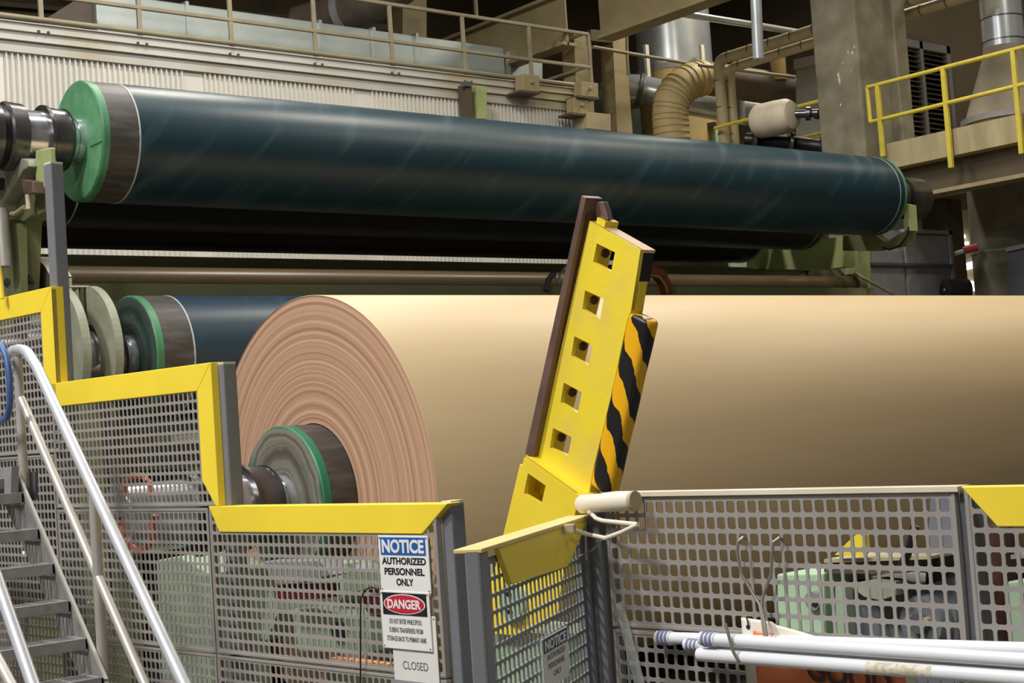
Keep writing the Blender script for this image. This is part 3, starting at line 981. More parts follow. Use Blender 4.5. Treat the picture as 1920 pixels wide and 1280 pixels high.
MB().box((mc.x - 0.1, mc.y - 0.15, 0), (mc.x + 0.4, mc.y + 0.1, mc.z - 0.13)).build('motor_base', olive_dark, t)
for i, (x0, y0, x1, y1, h, lb) in enumerate(((1780, 443, 1806, 440, 6, 'upper thin white light strip in the dark gap left of the round column'),
                                             (1784, 457, 1812, 453, 5, 'second white light strip in the dark gap left of the round column'),
                                             (1786, 500, 1830, 488, 12, 'brightest white light strip beside the round column'),
                                             (1788, 524, 1832, 528, 18, 'lowest white glow just above the paper roll beside the round column'))):
    tag(MB().prism([aX(x0, y0, 25.9), aX(x1, y1, 25.9), aX(x1, y1 + h, 25.9), aX(x0, y0 + h, 25.9)], UX * 0.08).build('strip_light', glow), lb, 'light')
t = thing('red_fitting', aD(1815, 468, 18.5), 'small red and white fitting sticking out of the round column', 'fitting')
MB().tube([aD(1806, 470, 20.2), aD(1832, 463, 20.2)], 0.05, 12).build('red_sleeve', red_m, t, smooth=True)
MB().tube([aD(1790, 476, 20.2), aD(1808, 470, 20.2)], 0.03, 10).build('white_tip', sign_white, t, smooth=True)
tag(MB().box((19.5, aX(1784, 500, 19.5).y, 0), (19.9, aX(1560, 500, 19.5).y, zs0 - 0.01)).build('partition', tan_dark), 'dusty dark partition in the gap behind the grey cabinet', 'partition')

# ================================================================== REEL SPOOLS
RS = 0.45
LEN = 9.6
T = V((4.509, 10.371, 4.172))
Cc = V((4.424, 7.567, 1.503))
Dd = V((4.594, 9.878, 2.517))
J_T = [(-0.0, 0.15), (-0.075, 0.165), (-0.08, 0.19)]


def spool(c, label, face, rim, band, cover, journal_len=1.0, ring=True, big=True, inset=0.0, cat='roll'):
    t = thing('reel_spool', c, label, cat)
    # body cover
    b0, b1 = 0.28, LEN - 0.14
    MB().lathe(c, [(b0 + 0.012, RS), (b1, RS)], 128).build('rubber_cover', cover, t, smooth=True)
    MB().lathe(c, [(0.055, RS - 0.002), (b0, RS - 0.002)], 128).build('end_band', band, t, smooth=True)
    if ring:
        MB().lathe(c, [(b0, RS + 0.001), (b0 + 0.012, RS + 0.001)], 128).build('white_ring', white_line, t, smooth=True)
        MB().lathe(c, [(b1, RS + 0.001), (b1 + 0.012, RS + 0.001)], 128).build('white_ring', white_line, t, smooth=True)
    MB().lathe(c, [(b1 + 0.012, RS - 0.001), (LEN - 0.05, RS - 0.001)], 128).build('end_band', cover, t, smooth=True)
    MB().lathe(c, [(0.0, RS - 0.008), (0.008, RS), (0.055, RS)], 128).build('end_rim', rim, t, smooth=True)
    MB().lathe(c, [(LEN - 0.05, RS), (LEN - 0.008, RS), (LEN, RS - 0.01)], 128).build('end_rim', rim, t, smooth=True)
    MB().lathe(c, [(-0.004, 0.16), (-0.004, RS - 0.012), (0.012, RS - 0.012)], 96).build('end_plate', face, t, smooth=True)
    # left journal
    for nm, prof_, m in (('journal_collar', [(-0.004, 0.17), (-0.045, 0.165), (-0.05, 0.155), (-0.085, 0.155), (-0.095, 0.17)], chrome),
                         ('bearing_ring', [(-0.095, 0.19), (-0.105, 0.225), (-0.12, 0.232), (-0.125, 0.222), (-0.25, 0.232), (-0.26, 0.245), (-0.285, 0.245), (-0.29, 0.2)], steel_dark),
                         ('journal_sleeve', [(-0.29, 0.2), (-0.44, 0.2)], chrome),
                         ('bearing_ring', [(-0.44, 0.21), (-0.445, 0.24), (-0.56, 0.25), (-0.575, 0.235)], steel_dark),
                         ('seal_groove', [(-0.575, 0.225), (-0.63, 0.225)], steel_black),
                         ('journal_end', [(-0.63, 0.25), (-0.8, 0.25), (-0.83, 0.2), (-journal_len, 0.2), (-journal_len - 0.01, 0.19)], steel_dark)):
        if not big and nm == 'journal_end':
            prof_ = [(-0.63, 0.19), (-journal_len, 0.19), (-journal_len - 0.01, 0.18)]
            m = chrome
        MB().lathe(c, prof_, 72).build(nm, m, t, smooth=True)
    # right journal
    MB().lathe(c, [(LEN, 0.18), (LEN + 0.16, 0.18)], 48).build('journal_collar', chrome, t, smooth=True)
    MB().lathe(c, [(LEN + 0.16, 0.2), (LEN + 0.17, 0.235), (LEN + 0.36, 0.24), (LEN + 0.37, 0.2)], 48).build('bearing_ring', steel_dark, t, smooth=True)
    MB().lathe(c, [(LEN + 0.37, 0.2), (LEN + 0.44, 0.2)], 48).build('seal_groove', steel_black, t, smooth=True)
    MB().lathe(c, [(LEN + 0.44, 0.245), (LEN + 0.78, 0.25), (LEN + 0.83, 0.21)], 48).build('journal_end', steel_dark, t, smooth=True)
    return t


tT = spool(T, 'big blue-green rubber covered spool on top with a bright green end plate', green_face, green_rim, band_dark, cover_blue)
q = MB()
for a0, a1 in ((0.55, 0.9), ):
    q.boxv(T + V((-0.006, -0.33, -0.08)), UX * 0.004, UY * 0.1, UZ * 0.004)
q.build('weld_mark', green_rim, tT)
U = T + V((0.02, 1.1, -0.02))
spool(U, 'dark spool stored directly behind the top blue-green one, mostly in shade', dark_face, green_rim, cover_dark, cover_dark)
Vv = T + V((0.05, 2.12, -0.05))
spool(Vv, 'dark spool with the kraft reflection painted in maroon, third back in the storage row', dark_face, green_rim, cover_reflect, cover_reflect, ring=False)
spool(Dd, 'navy rubber covered spool behind the kraft paper roll with a dirty green end', dark_face, green_rim, band_dark, cover_navy, journal_len=1.1)
spool(Cc, 'spool inside the kraft paper roll with chrome journal and teal ring', dirty_face, teal_rim, band_dark, band_dark, journal_len=1.02, ring=False, big=False)

# kraft paper roll
RR = 1.213
PE = 0.226
mb = MB()
prof_ = []
r = RS + 0.004
while r < RR - 0.004:
    prof_.append((PE + random.gauss(0, 0.0009) + (0.004 if RR - r < 0.02 else 0), r, 1))
    r += random.uniform(0.004, 0.013)
prof_.append((PE, RR - 0.003, 0))
prof_.append((PE + 0.004, RR, 0))
prof_.append((LEN - PE, RR, 1))
prof_.append((LEN - PE, RS + 0.004, 1))
prof_.append((PE + 0.05, RS + 0.004, 0))
mb.lathe(Cc, prof_, 192, closed=False)
pr = mb.build('paper_roll', [paper_side, paper_end], recalc=True, smooth=True)
pr.data.transform(Matrix.Translation(pr.location - Cc))
pr.location = Cc
tag(pr, 'huge kraft brown paper roll with ringed end face wound on a spool', 'paper roll')

# guard housings round the journal of the navy spool
def guard(xo, lab):
    t = thing('bearing_guard', Dd + V((xo, 0, 0)), lab, 'guard', 'curved guards on the navy spool journal')
    n = 40
    outer, inner = [], []
    for i in range(n + 1):
        a = math.radians(-38 + i * 216 / n)
        outer.append(V((0, -math.cos(a), math.sin(a))) * 0.47)
    for i in range(n + 1):
        a = math.radians(-20 + i * 200 / n)
        inner.append(V((0, -math.cos(a), math.sin(a))) * 0.23)
    c = Dd + V((xo, 0, 0.035))
    pts = [c + p for p in outer] + [c + p for p in reversed(inner)]
    MB().prism(pts, V((0.02, 0, 0))).build('guard_plate', guard_green, t)
    rim = MB()
    for i in range(n):
        a, b = c + outer[i], c + outer[i + 1]
        rim.prism([a, b, b + (b - c).normalized() * 0.012, a + (a - c).normalized() * 0.012], V((0.06, 0, 0)))
    rim.build('guard_rim', guard_green, t)
    return t


guard(-0.32, 'pale green curved guard plate nearest the navy spool end')
guard(-0.55, 'pale green curved guard plate farther from the navy spool, beside the tall grey post')
t = thing('guard_tie', Dd + V((-0.3, 0, 0.55)), 'thin pale bar joining the tops of the two curved guards', 'bar')
MB().box((Dd.x - 0.55, Dd.y - 0.06, Dd.z + 0.505), (Dd.x - 0.3, Dd.y - 0.02, Dd.z + 0.517)).build('tie_bar', lag_white, t)
MB().box((Dd.x - 0.36, Dd.y - 0.06, Dd.z + 0.26), (Dd.x - 0.34, Dd.y - 0.02, Dd.z + 0.505)).build('tie_foot', olive_dark, t)

# ================================================================== MACHINE FRAME
# left support stand of the storage row
SXX = T.x - 0.44
t = thing('spool_stand', aX(80, 560, SXX), 'olive green steel stand carrying the left journals of the stored spools', 'stand')
pX([(66, 282), (94, 276), (95, 352), (84, 354), (66, 340)], SXX, 0.04).build('saddle_post', olive_light, t, bevel=0.01)
pX([(40, 330), (60, 300), (66, 282), (84, 354), (84, 396), (44, 415), (38, 560), (15, 640), (-60, 640), (-60, 420), (0, 360)], SXX + 0.05, 0.14).build('stand_plate', olive, t)
pX([(-60, 330), (34, 294), (52, 300), (55, 312), (42, 320), (4, 380), (-4, 430), (-60, 430)], SXX - 0.06, 0.12).build('swing_arm', guard_green, t, bevel=0.01)
MB().tube([aX(3, 345, SXX - 0.08), aX(3, 345, SXX + 0.02)], 0.045, 18).build('arm_pin', steel_black, t, smooth=True)
pX([(38, 335), (60, 340), (62, 362), (44, 364)], SXX - 0.08, 0.1).build('latch_block', brown_steel, t, bevel=0.008)
MB().tube([aX(52, 362, SXX - 0.02), aX(54, 392, SXX - 0.02)], 0.02, 10).build('latch_rod', lag_white, t, smooth=True)
MB().tube([aX(14, 402, SXX - 0.03), aX(30, 400, SXX - 0.03), aX(46, 388, SXX - 0.03)], 0.018, 10).build('link_rod', lag_tan, t, smooth=True)
MB().tube([aX(0, 392, SXX - 0.1), aX(6, 470, SXX - 0.1), aX(8, 500, SXX - 0.1)], 0.055, 14).build('cylinder_barrel', alu_dull, t, smooth=True)
pX([(16, 410), (38, 418), (40, 560), (14, 560)], SXX + 0.02, 0.05).build('upright_plate', olive, t)
# brown curved hood piece near the tall post
t = thing('curved_hood', aX(70, 560, 4.3), 'dull curved hood with pinkish edge left of the tall grey post', 'hood')
pts = [(40, 560), (40, 525), (44, 505), (52, 490), (62, 483), (72, 488), (84, 500), (96, 520), (96, 560)]
pX(pts, 4.32, 0.02).build('hood_plate', duct_brown, t)
rim = MB()
for i in range(3, len(pts) - 1):
    a, b = aX(*pts[i], 4.32), aX(*pts[i + 1], 4.32)
    rim.prism([a, b, b + UZ * 0.008, a + UZ * 0.008], V((0.16, 0, 0)))
rim.build('hood_edge', lag_white, t)
MB().tube([aX(15, 530, 4.1), aX(40, 528, 4.15), aX(60, 522, 4.2)], 0.04, 14).build('stub_shaft', steel_dark, t, smooth=True)
# cross beams along X behind
t = thing('spreader_roll', aY(900, 520, 11.3), 'long tan tube roll with a bright top edge just above the paper roll', 'roll')
wc = aY(640, 505, 11.3)
rw = 0.13
wx1 = aY(1592, 520, 11.3).x
wc = V((0, 11.3, wc.z - rw))
MB().lathe(V((4.55, wc.y, wc.z)), [(0, rw), (wx1 - 4.55, rw)], 64).build('roll_tube', mat('tan_roll_cover', (112, 94, 68), 0.32, c2=(88, 76, 54), scale=1.2, stretch=(0.5, 3, 3)), t, smooth=True)
MB().lathe(V((wx1, wc.y, wc.z)), [(0, rw + 0.03), (0.05, rw + 0.04), (0.07, rw + 0.02), (0.2, 0.12)], 40).build('end_flange', olive, t, smooth=True)
t = thing('cross_beam', aY(900, 495, 12.4), 'lightened olive cross beam above and behind the tan tube roll', 'beam')
z1, z0 = aY(640, 488, 12.4).z, aY(640, 512, 12.4).z
bx1 = aY(1545, 505, 12.4).x
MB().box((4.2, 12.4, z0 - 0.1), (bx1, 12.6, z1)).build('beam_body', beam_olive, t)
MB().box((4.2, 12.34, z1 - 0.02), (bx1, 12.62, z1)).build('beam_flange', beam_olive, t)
t = thing('cross_beam', aY(900, 545, 11.7), 'olive lower cross beam partly hidden by the paper roll top', 'beam')
z1 = aY(640, 533, 11.0).z
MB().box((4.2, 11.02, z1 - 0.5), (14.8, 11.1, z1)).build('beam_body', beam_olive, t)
# right support stand
sx_ = T.x + LEN + 0.05
t = thing('spool_stand', aX(1690, 460, sx_), 'olive green stand carrying the right journal of the top spool', 'stand')
pX([(1694, 382), (1704, 384), (1707, 432), (1696, 432)], sx_, 0.14).build('saddle_post', olive_light, t)
pX([(1640, 440), (1660, 455), (1690, 436), (1706, 432), (1700, 460), (1680, 462), (1640, 470), (1580, 470), (1580, 441)], sx_ + 0.06, 0.14).build('stand_plate', olive, t)
pX([(1583, 441), (1613, 441), (1615, 552), (1585, 552)], sx_ + 1.2, 0.2).build('upright', olive_light, t, bevel=0.01)
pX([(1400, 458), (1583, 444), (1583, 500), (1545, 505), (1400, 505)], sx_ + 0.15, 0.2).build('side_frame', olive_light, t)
MB().tube([aX(1655, 464, sx_), aX(1668, 468, sx_), aX(1688, 460, sx_), aX(1702, 440, sx_), aX(1704, 425, sx_)], 0.012, 8).build('hose', black, t, smooth=True)
pX([(1460, 500), (1550, 496), (1570, 520), (1460, 520)], sx_ + 1.1, 0.2).build('foot_plate', olive_dark, t)
t = thing('stay_rod', aX(1630, 535, 14.7), 'pale slanting stay rod right of the tan tube roll end', 'rod')
MB().tube([aX(1602, 512, 14.7), aX(1676, 552, 14.7)], 0.02, 10).build('rod', lag_tan, t, smooth=True)
# pale machine panels behind the right stand
tag(pX([(1370, 462), (1470, 458), (1470, 1150), (1365, 1150)], 16.2, 0.2).build('machine_casing', mint), 'pale green machine panel behind the stored spools at right centre', 'panel')
# dark box added to fill the shaded machine interior beneath the spools
t = thing('machine_bed_fill', V((9.5, 10.2, 0)), 'machine bed added as a shade-dark fill deep behind the safety fence', 'machine')
MB().box((5.0, 8.95, 0), (14.4, 12.6, 1.7)).build('bed_body', shade_dark, t)
MB().box((4.9, 8.9, 1.7), (14.5, 9.1, 1.85)).build('bed_edge', olive_dark, t)
MB().box((4.16, 9.72, 0), (4.29, 10.04, 2.31)).build('bearing_pedestal', olive, t)
MB().box((Dd.x + LEN + 0.01, 9.72, 0), (Dd.x + LEN + 0.11, 10.04, 2.31)).build('bearing_pedestal', olive, t)
tag(MB().box((5.3, 8.8, 0), (5.34, 8.93, 2.0)).build('dark_fill_plate', black), 'black plate added as the interior darkness behind the stepped fence', 'plate')  # black plate added to stand for the unlit machine interior

# orange strap and lever behind the arm
t = thing('orange_strap', aY(1235, 530, 10.9), 'rust orange curved strap behind the top of the yellow arm', 'strap')
MB().prism([aY(x_, y_, 10.9) for x_, y_ in ((1212, 499), (1232, 500), (1248, 508), (1258, 530), (1262, 549), (1254, 549), (1248, 530), (1238, 518), (1212, 515))], V((0, 0.12, 0))).build('strap_band', orange_strap, t)
MB().tube([aY(1212, 514, 10.88), aY(1236, 519, 10.88), aY(1248, 534, 10.88), aY(1252, 549, 10.88)], 0.012, 8).build('strap_edge', lag_tan, t, smooth=True)
t = thing('lever_bracket', aY(1045, 540, 10.98), 'small grey zigzag lever bracket left of the yellow arm above the paper', 'bracket')
MB().tube([aY(1038, 513, 10.98), aY(1047, 531, 10.98), aY(1050, 514, 10.98), aY(1060, 500, 10.98)], 0.014, 8).build('lever', alu_dull, t, smooth=True)
MB().tube([aY(1024, 545, 10.98), aY(1028, 525, 10.98), aY(1040, 510, 10.98)], 0.03, 10).build('dark_curve', grey_dark, t, smooth=True)

# ================================================================== YELLOW ARM
AX = 3.85
arm = thing('support_arm', aX(1000, 1000, AX), 'leaning yellow steel arm with square windows and a striped bumper before the paper roll', 'arm')
holes = [[(1119, 456), (1153, 473), (1146, 509), (1112, 491)], [(1097, 544), (1132, 560), (1125, 599), (1092, 579)],
         [(1077, 630), (1112, 647), (1103, 685), (1071, 667)], [(1057, 717), (1091, 735), (1083, 774), (1051, 754)],
         [(1037, 802), (1072, 819), (1065, 854), (1031, 839)]]
outer = [(1104, 413), (1201, 468), (1183, 582), (1176, 600), (1145, 745), (1112, 880), (1104, 926), (1030, 900), (985, 862)]
plate_with_holes([aX(*p, AX) for p in outer], [[aX(*p, AX) for p in h] for h in holes], V((0.018, 0, 0))).build('front_plate', yellow_worn, arm)
# web behind the left edge of the windows
up_ = (aX(1104, 413, AX) - aX(985, 862, AX)).normalized()
pp = UX.cross(up_).normalized()
if pp.y > 0:
    pp = -pp                                    # towards the right of the photo
# the windows' left edges lie on one line; the web's face sits there
wl0, wl1 = aX(1119, 452, AX), aX(1028, 845, AX)
MB().prism([wl0 + UX * 0.018 + up_ * 0.08, wl1 + UX * 0.018 - up_ * 0.2, wl1 + UX * 0.018 - up_ * 0.2 - pp * 0.05, wl0 + UX * 0.018 + up_ * 0.08 - pp * 0.05], UX * 0.07).build('web', yellow_worn, arm)
for h in holes:
    c = (aX(*h[0], AX) + aX(*h[3], AX)) / 2 + UX * 0.05
    MB().lathe(c, [(0.0, 0.017), (0.012, 0.017), (0.014, 0.012)], 16, axis=pp).build('bolt', rust_shade_brown, arm, smooth=True)
# top and right returns of the box section
tl, tr = aX(1104, 413, AX), aX(1201, 468, AX)
e_ = UX * 0.003
MB().prism([p + e_ for p in (tl, tr, tr - up_ * 0.012, tl - up_ * 0.012)], UX * 0.075).build('top_plate', mat('dusty_top_plate', (226, 196, 160), 0.6, var=0.05), arm)
a, b = aX(1201, 468, AX), aX(1183, 582, AX)
m1 = a.lerp(b, 0.52)
MB().prism([p + e_ for p in (a - up_ * 0.012, m1, m1 - pp * 0.012, a - pp * 0.012 - up_ * 0.012)], UX * 0.072).build('side_plate', pad_tip, arm)
MB().prism([p + e_ for p in (m1, b, b - pp * 0.012, m1 - pp * 0.012)], UX * 0.06).build('side_plate', yellow_worn, arm)
c1, c2 = aX(1183, 582, AX), aX(1104, 926, AX)
MB().prism([p + e_ for p in (c1, c2, c2 - pp * 0.012, c1 - pp * 0.012)], UX * 0.06).build('side_plate', yellow_worn, arm)
# brown wear rail on the left edge
ra, rb = aX(1090, 366, AX - 0.03), aX(984, 850, AX - 0.03)
MB().prism([ra, ra + pp * 0.028, rb + pp * 0.05, rb], UX * 0.09).build('wear_rail', brown_steel, arm, bevel=0.003)
da, db = aX(1101, 400, AX - 0.005), aX(1001, 850, AX - 0.005)
MB().prism([da, da + pp * 0.016, db + pp * 0.016, db], UX * 0.06).build('rail_shade_strip', rust_shade_brown, arm)  # dark strip painted for the rail's side face in shadow
MB().prism([aX(x_, y_, AX + 0.03) for x_, y_ in ((1114, 378), (1130, 378), (1137, 400), (1140, 412), (1118, 412))], UX * 0.03).build('stop_lug', brown_steel, arm, bevel=0.003)
# hazard striped bumper: a D-shaped foam profile along the right edge
ba, bb = aX(1199, 594, AX + 0.005), aX(1124, 918, AX + 0.005)
bu = (ba - bb).normalized()
bp_ = UX.cross(bu).normalized()
if bp_.y > 0:
    bp_ = -bp_
L = (ba - bb).length
ns_, nl = 40, 60
shape = []
for i in range(ns_):
    a = 2 * math.pi * i / ns_
    ca, sa = math.cos(a), math.sin(a)
    e = 0.55
    shape.append((math.copysign(abs(ca) ** e, ca) * 0.05, math.copysign(abs(sa) ** e, sa) * 0.056))
mb = MB()
vs, fs = [], []
rows = [(0.0, 0.8), (0.004, 0.93), (0.012, 1.0)] + [(0.012 + (L - 0.024) * k / nl, 1.0) for k in range(1, nl)] + [(L - 0.012, 1.0), (L - 0.004, 0.93), (L, 0.8)]
base_v = len(mb.v)
for (h, sc) in rows:
    wob = 1.0 + 0.02 * math.sin(h * 23)
    for (xx, yy) in shape:
        vs.append(bb + bu * h + UX * (0.026 + xx * sc * 0.75) + bp_ * (yy * sc * wob))
nr = len(rows)
for i in range(nr - 1):
    for k in range(ns_):
        fs.append((i * ns_ + k, i * ns_ + (k + 1) % ns_, (i + 1) * ns_ + (k + 1) % ns_, (i + 1) * ns_ + k))
fs.append(tuple(range(ns_ - 1, -1, -1)))
fs.append(tuple(range((nr - 1) * ns_, nr * ns_)))
mb.add(vs, fs)
pad = mb.build('striped_bumper', hazard, arm, smooth=True, recalc=False)
pad['label'] = 'black and yellow hazard striped foam bumper'
uvl = pad.data.uv_layers.new(name='UVMap')
for poly in pad.data.polygons:
    for li in poly.loop_indices:
        vi = pad.data.loops[li].vertex_index
        rrow, k = vi // ns_, vi % ns_
        kk = k if not (len(poly.vertices) == 4 and k == 0 and any(pad.data.loops[q].vertex_index % ns_ == ns_ - 1 for q in poly.loop_indices)) else ns_
        uvl.data[li].uv = (kk / ns_ * 2.0, rows[rrow][0] / 0.215 + 0.1)
# lower knee box
lb = [(983, 857), (1084, 929), (1070, 1010), (1052, 1100), (1046, 1148), (1020, 1172), (960, 1190), (915, 1186), (900, 1120), (935, 1050)]
win = [(990, 887), (1023, 910), (1015, 945), (982, 925)]
LXX = AX - 0.07
plate_with_holes([aX(*p, LXX) for p in lb], [[aX(*p, LXX) for p in win]], UX * 0.02).build('knee_plate', yellow, arm)
a, b = aX(983, 857, LXX), aX(1084, 929, LXX)
MB().prism([p + e_ for p in (a, b, b - up_ * 0.015, a - up_ * 0.015)], UX * 0.16).build('knee_top', yellow_worn, arm)
a, b = aX(1084, 929, LXX), aX(1052, 1100, LXX)
MB().prism([p + e_ for p in (a, b, b - pp * 0.02, a - pp * 0.02)], UX * 0.16).build('knee_side', yellow, arm)
a, b = aX(983, 857, LXX), aX(935, 1050, LXX)
MB().prism([p + e_ for p in (a, b, b + pp * 0.012, a + pp * 0.012)], UX * 0.16).build('knee_side', yellow, arm)
MB().prism([aX(x_, y_, LXX + 0.13) for x_, y_ in ((975, 870), (1070, 935), (1040, 1080), (930, 1060))], UX * 0.02).build('knee_back', yellow_worn, arm)
pc = aX(957, 1130, LXX - 0.03)
pcap = MB().lathe(pc, [(0, 0.075), (0.03, 0.078)], 36).build('pivot_cap', mint, arm, smooth=True)
for dz in (-0.035, 0.035):
    MB().lathe(pc + V((-0.012, 0, dz)), [(0, 0.01), (0.014, 0.011)], 12).build('bolt', ink, pcap, smooth=True)
# base pedestal of the arm down to the floor
MB().box((AX - 0.02, pc.y - 0.2, 0), (AX + 0.25, pc.y + 0.25, aX(960, 1180, AX).z)).build('pedestal', mint, arm)

# ================================================================== SAFETY FENCE
zE = ft(616, 946)[1]
zC = ft(232, 701)[1]
zA = ft(48, 548)[1]
zS1 = ft(248, 952)[1]                            # upper seam
zS2 = (ft(403, 1226)[1] + ft(193, 1201)[1] + ft(640, 1250)[1]) / 3
zSA = ft(50, 853)[1]
tA0, tA1 = ft(-70, 700)[0], ft(106, 700)[0]
tB1 = ft(107, 952)[0]
tC1 = ft(404, 800)[0]
tD1 = ft(392, 960)[0]
tE1 = ft(822, 1000)[0]
BW = 0.104                                       # yellow band width


def panel(t0, t1, z0, z1, label, p=0.0395, hole=0.74):
    t = thing('mesh_fence', fw_(t0, z0), label, 'fence panel')
    mesh_sheet(fw_(t0, z0), FU, UZ, FN, t1 - t0, z1 - z0, p, hole).build('mesh_sheet', grey_mesh, t, recalc=False)
    fr = MB()
    e = 0.011
    W, H = t1 - t0, z1 - z0
    for (a0, a1, b0, b1) in ((0, e, 0, H), (W - e, W, 0, H), (e, W - e, 0, e), (e, W - e, H - e, H)):
        fr.boxv(fw_(t0 + (a0 + a1) / 2, z0 + (b0 + b1) / 2, -0.008), FU * ((a1 - a0) / 2), UZ * ((b1 - b0) / 2), FN * 0.012)
    fr.build('edge_frame', grey_mesh, t, bevel=0.002)
    return t


def band(parent, pts, name='yellow_band', depth=0.06):
    return MB().prism([fw_(a, b, 0.006) for a, b in pts], FN * -depth).build(name, yellow, parent, bevel=0.003)


g = 0.004
pa = panel(tA0, tA1, zSA + g, zA - 0.01, 'tall top left mesh fence panel with yellow top and right edge', 0.0395)
band(pa, [(tA0, zA), (tA1, zA), (tA1 - BW, zA - BW), (tA0, zA - BW)], 'top_band')
band(pa, [(tA1, zA), (tA1, zC - BW * 0.9), (tA1 - BW, zC + 0.0), (tA1 - BW, zA - BW)], 'side_band')
panel(tA0, tB1 - g, zSA - 1.1, zSA - g, 'left mesh fence panel below the seam, behind the stair handrail', 0.0395)
pc_ = panel(tB1 + g, tC1 - 0.004, zS1 + g, zC - 0.01, 'mesh fence panel in the middle left with yellow top band stepping down', 0.0395)
tC0 = ft(93, 720)[0]
band(pc_, [(tC0, zC), (tC1, zC), (tC1 - BW, zC - BW), (tC0 + 0.02, zC - BW)], 'top_band')
band(pc_, [(tC1, zC), (tC1, zE), (tC1 - 0.02, zE), (tC1 - BW, zE + 0.1), (tC1 - BW, zC - BW)], 'side_band')
panel(tB1 + g, tD1 - g, zS2 + g, zS1 - g, 'mesh fence panel below the stepped yellow band and the chrome journal', 0.0395)
panel(tB1 + g, tD1 - g, zS2 - 1.1, zS2 - g, 'lowest mesh fence panel left of centre under the seam', 0.0395)
pe = panel(tD1 + g, tE1 - 0.004, zS2 + g, zE - 0.01, 'mesh fence panel with the long yellow top band that carries the warning signs', 0.0395)
tE0 = ft(393, 948)[0]
band(pe, [(tE0, zE), (ft(842, 944)[0], zE), (ft(793, 994)[0], zE - 0.098), (ft(413, 992)[0], zE - 0.098)], 'top_band')
panel(tD1 + g, tE1 - 0.004, zS2 - 1.1, zS2 - g, 'lowest mesh fence panel under the warning signs', 0.0395)


def post(tc, z0, z1, label, o=-0.055, w=0.052, dpt=0.056):
    t = thing('fence_post', fw_(tc, z0, o), label, 'post')
    MB().boxv(fw_(tc, (z0 + z1) / 2, o), FU * (w / 2), UZ * ((z1 - z0) / 2), FN * (dpt / 2)).build('post_tube', grey_post, t, bevel=0.006)
    MB().boxv(fw_(tc, z1 + 0.002, o), FU * (w / 2 - 0.002), UZ * 0.004, FN * (dpt / 2 - 0.002)).build('end_cap', lag_white, t)
    return t


tp1 = fp(83, 306, -0.03).dot(FU)
post(tp1 + 0.034, 0.0, fp(83, 306, -0.01).z, 'tallest grey fence post in front of the stored spools at left', w=0.066, dpt=0.062)
post(fp(401, 690, -0.03).dot(FU) + 0.04, 0.0, ft(402, 682)[1], 'grey fence post beside the stepped yellow band left of the paper roll', w=0.062, dpt=0.06)
post(ft(820, 1000)[0] + 0.026, 0.0, ft(820, 946)[1] + 0.004, 'grey fence post at the gate opening right of the warning signs', o=-0.05, w=0.05, dpt=0.06)
# right-hand fence
tR0 = ft(1138, 1000)[0]
tR1 = ft(1806, 1000)[0]
tR2 = tR1 + 0.9
zR = ft(1500, 921)[1]
zRb = ft(1700, 1213)[1]
p1 = panel(tR0, tR1 - 0.012, zRb + g, zR - 0.004, 'right hand mesh fence panel before the paper roll, carrying hooks and white poles', 0.0412, 0.745)
MB().boxv(fw_((tR0 + tR1) / 2, zR, -0.02), FU * ((tR1 - tR0) / 2), UZ * 0.006, FN * 0.03).build('top_ledge', lag_white, p1)
panel(tR0, tR1 - 0.012, zRb - 1.0, zRb - g, 'right hand lower mesh fence panel below the white poles', 0.0412, 0.745)
p2 = panel(tR1 + 0.012, tR2, zRb + g, zR + 0.004, 'mesh fence panel at the right edge with a yellow slanted band', 0.0425, 0.745)
band(p2, [(ft(1803, 914)[0], zR + 0.006), (tR2, zR + 0.006), (tR2, zR - 0.088), (ft(1872, 985)[0], zR - 0.088)], 'top_band', 0.03)
post(tR1, 0.0, zR - 0.01, 'dark grey fence post between the two right hand mesh panels', o=-0.05, w=0.024, dpt=0.07)
# hinge post
hp = post(ft(1115, 1000)[0], 0.0, zR - 0.01, 'grey hinge post of the open gate under the door closer', o=-0.03, w=0.05, dpt=0.08)
# ---------------------------------------------------------------- gate
H0 = fw_(ft(1100, 1000)[0] - 0.012, 0, 0.0)      # hinge line
zG = (EYE + ray(1090, 966) * (H0.xy.length / ray(1090, 966).xy.length)).z
F0 = aZ(884, 1030, zG)
gd = V((H0.x - F0.x, H0.y - F0.y, 0))
gl = gd.length
gu = gd.normalized()                             # free end -> hinge
gn = V((gu.y, -gu.x, 0))
if gn.dot(V((F0.x, F0.y, 0))) > 0:
    gn = -gn                                     # faces the camera side
G0 = V((F0.x, F0.y, 0))
gate = thing('safety_gate', H0, 'open grey mesh gate with a yellow kick band, swung towards the viewer', 'gate')
pw = 0.105


def gw(s, z, o=0.0):
    return G0 + gu * s + V((0, 0, z)) + gn * o


MB().boxv(gw(0.03, zG / 2 + 0.1), gu * 0.03, UZ * (zG / 2 - 0.1), gn * 0.02).build('gate_stile', grey_post, gate, bevel=0.006)
MB().boxv(gw(gl - 0.02, zG / 2 + 0.1), gu * 0.018, UZ * (zG / 2 - 0.13), gn * 0.02).build('gate_stile', grey_post, gate, bevel=0.004)
mesh_sheet(gw(0.066, zG - 1.3), gu, UZ, gn, gl - 0.104, 1.27, 0.0405, 0.8).build('mesh_sheet', grey_post, gate, recalc=False)
MB().boxv(gw(gl / 2, zG - 0.004, -0.01), gu * (gl / 2), UZ * 0.005, gn * 0.035).build('top_rail', mat('dusty_yellow_top', (226, 200, 130), 0.5, var=0.08), gate, bevel=0.002)


def gat_pt(px_, py_):
    r = ray(px_, py_)
    k = (G0 - EYE).dot(gn) / r.dot(gn)
    return EYE + r * k


def gsz(px_, py_):
    p = gat_pt(px_, py_)
    return (p - G0).dot(gu), p.z


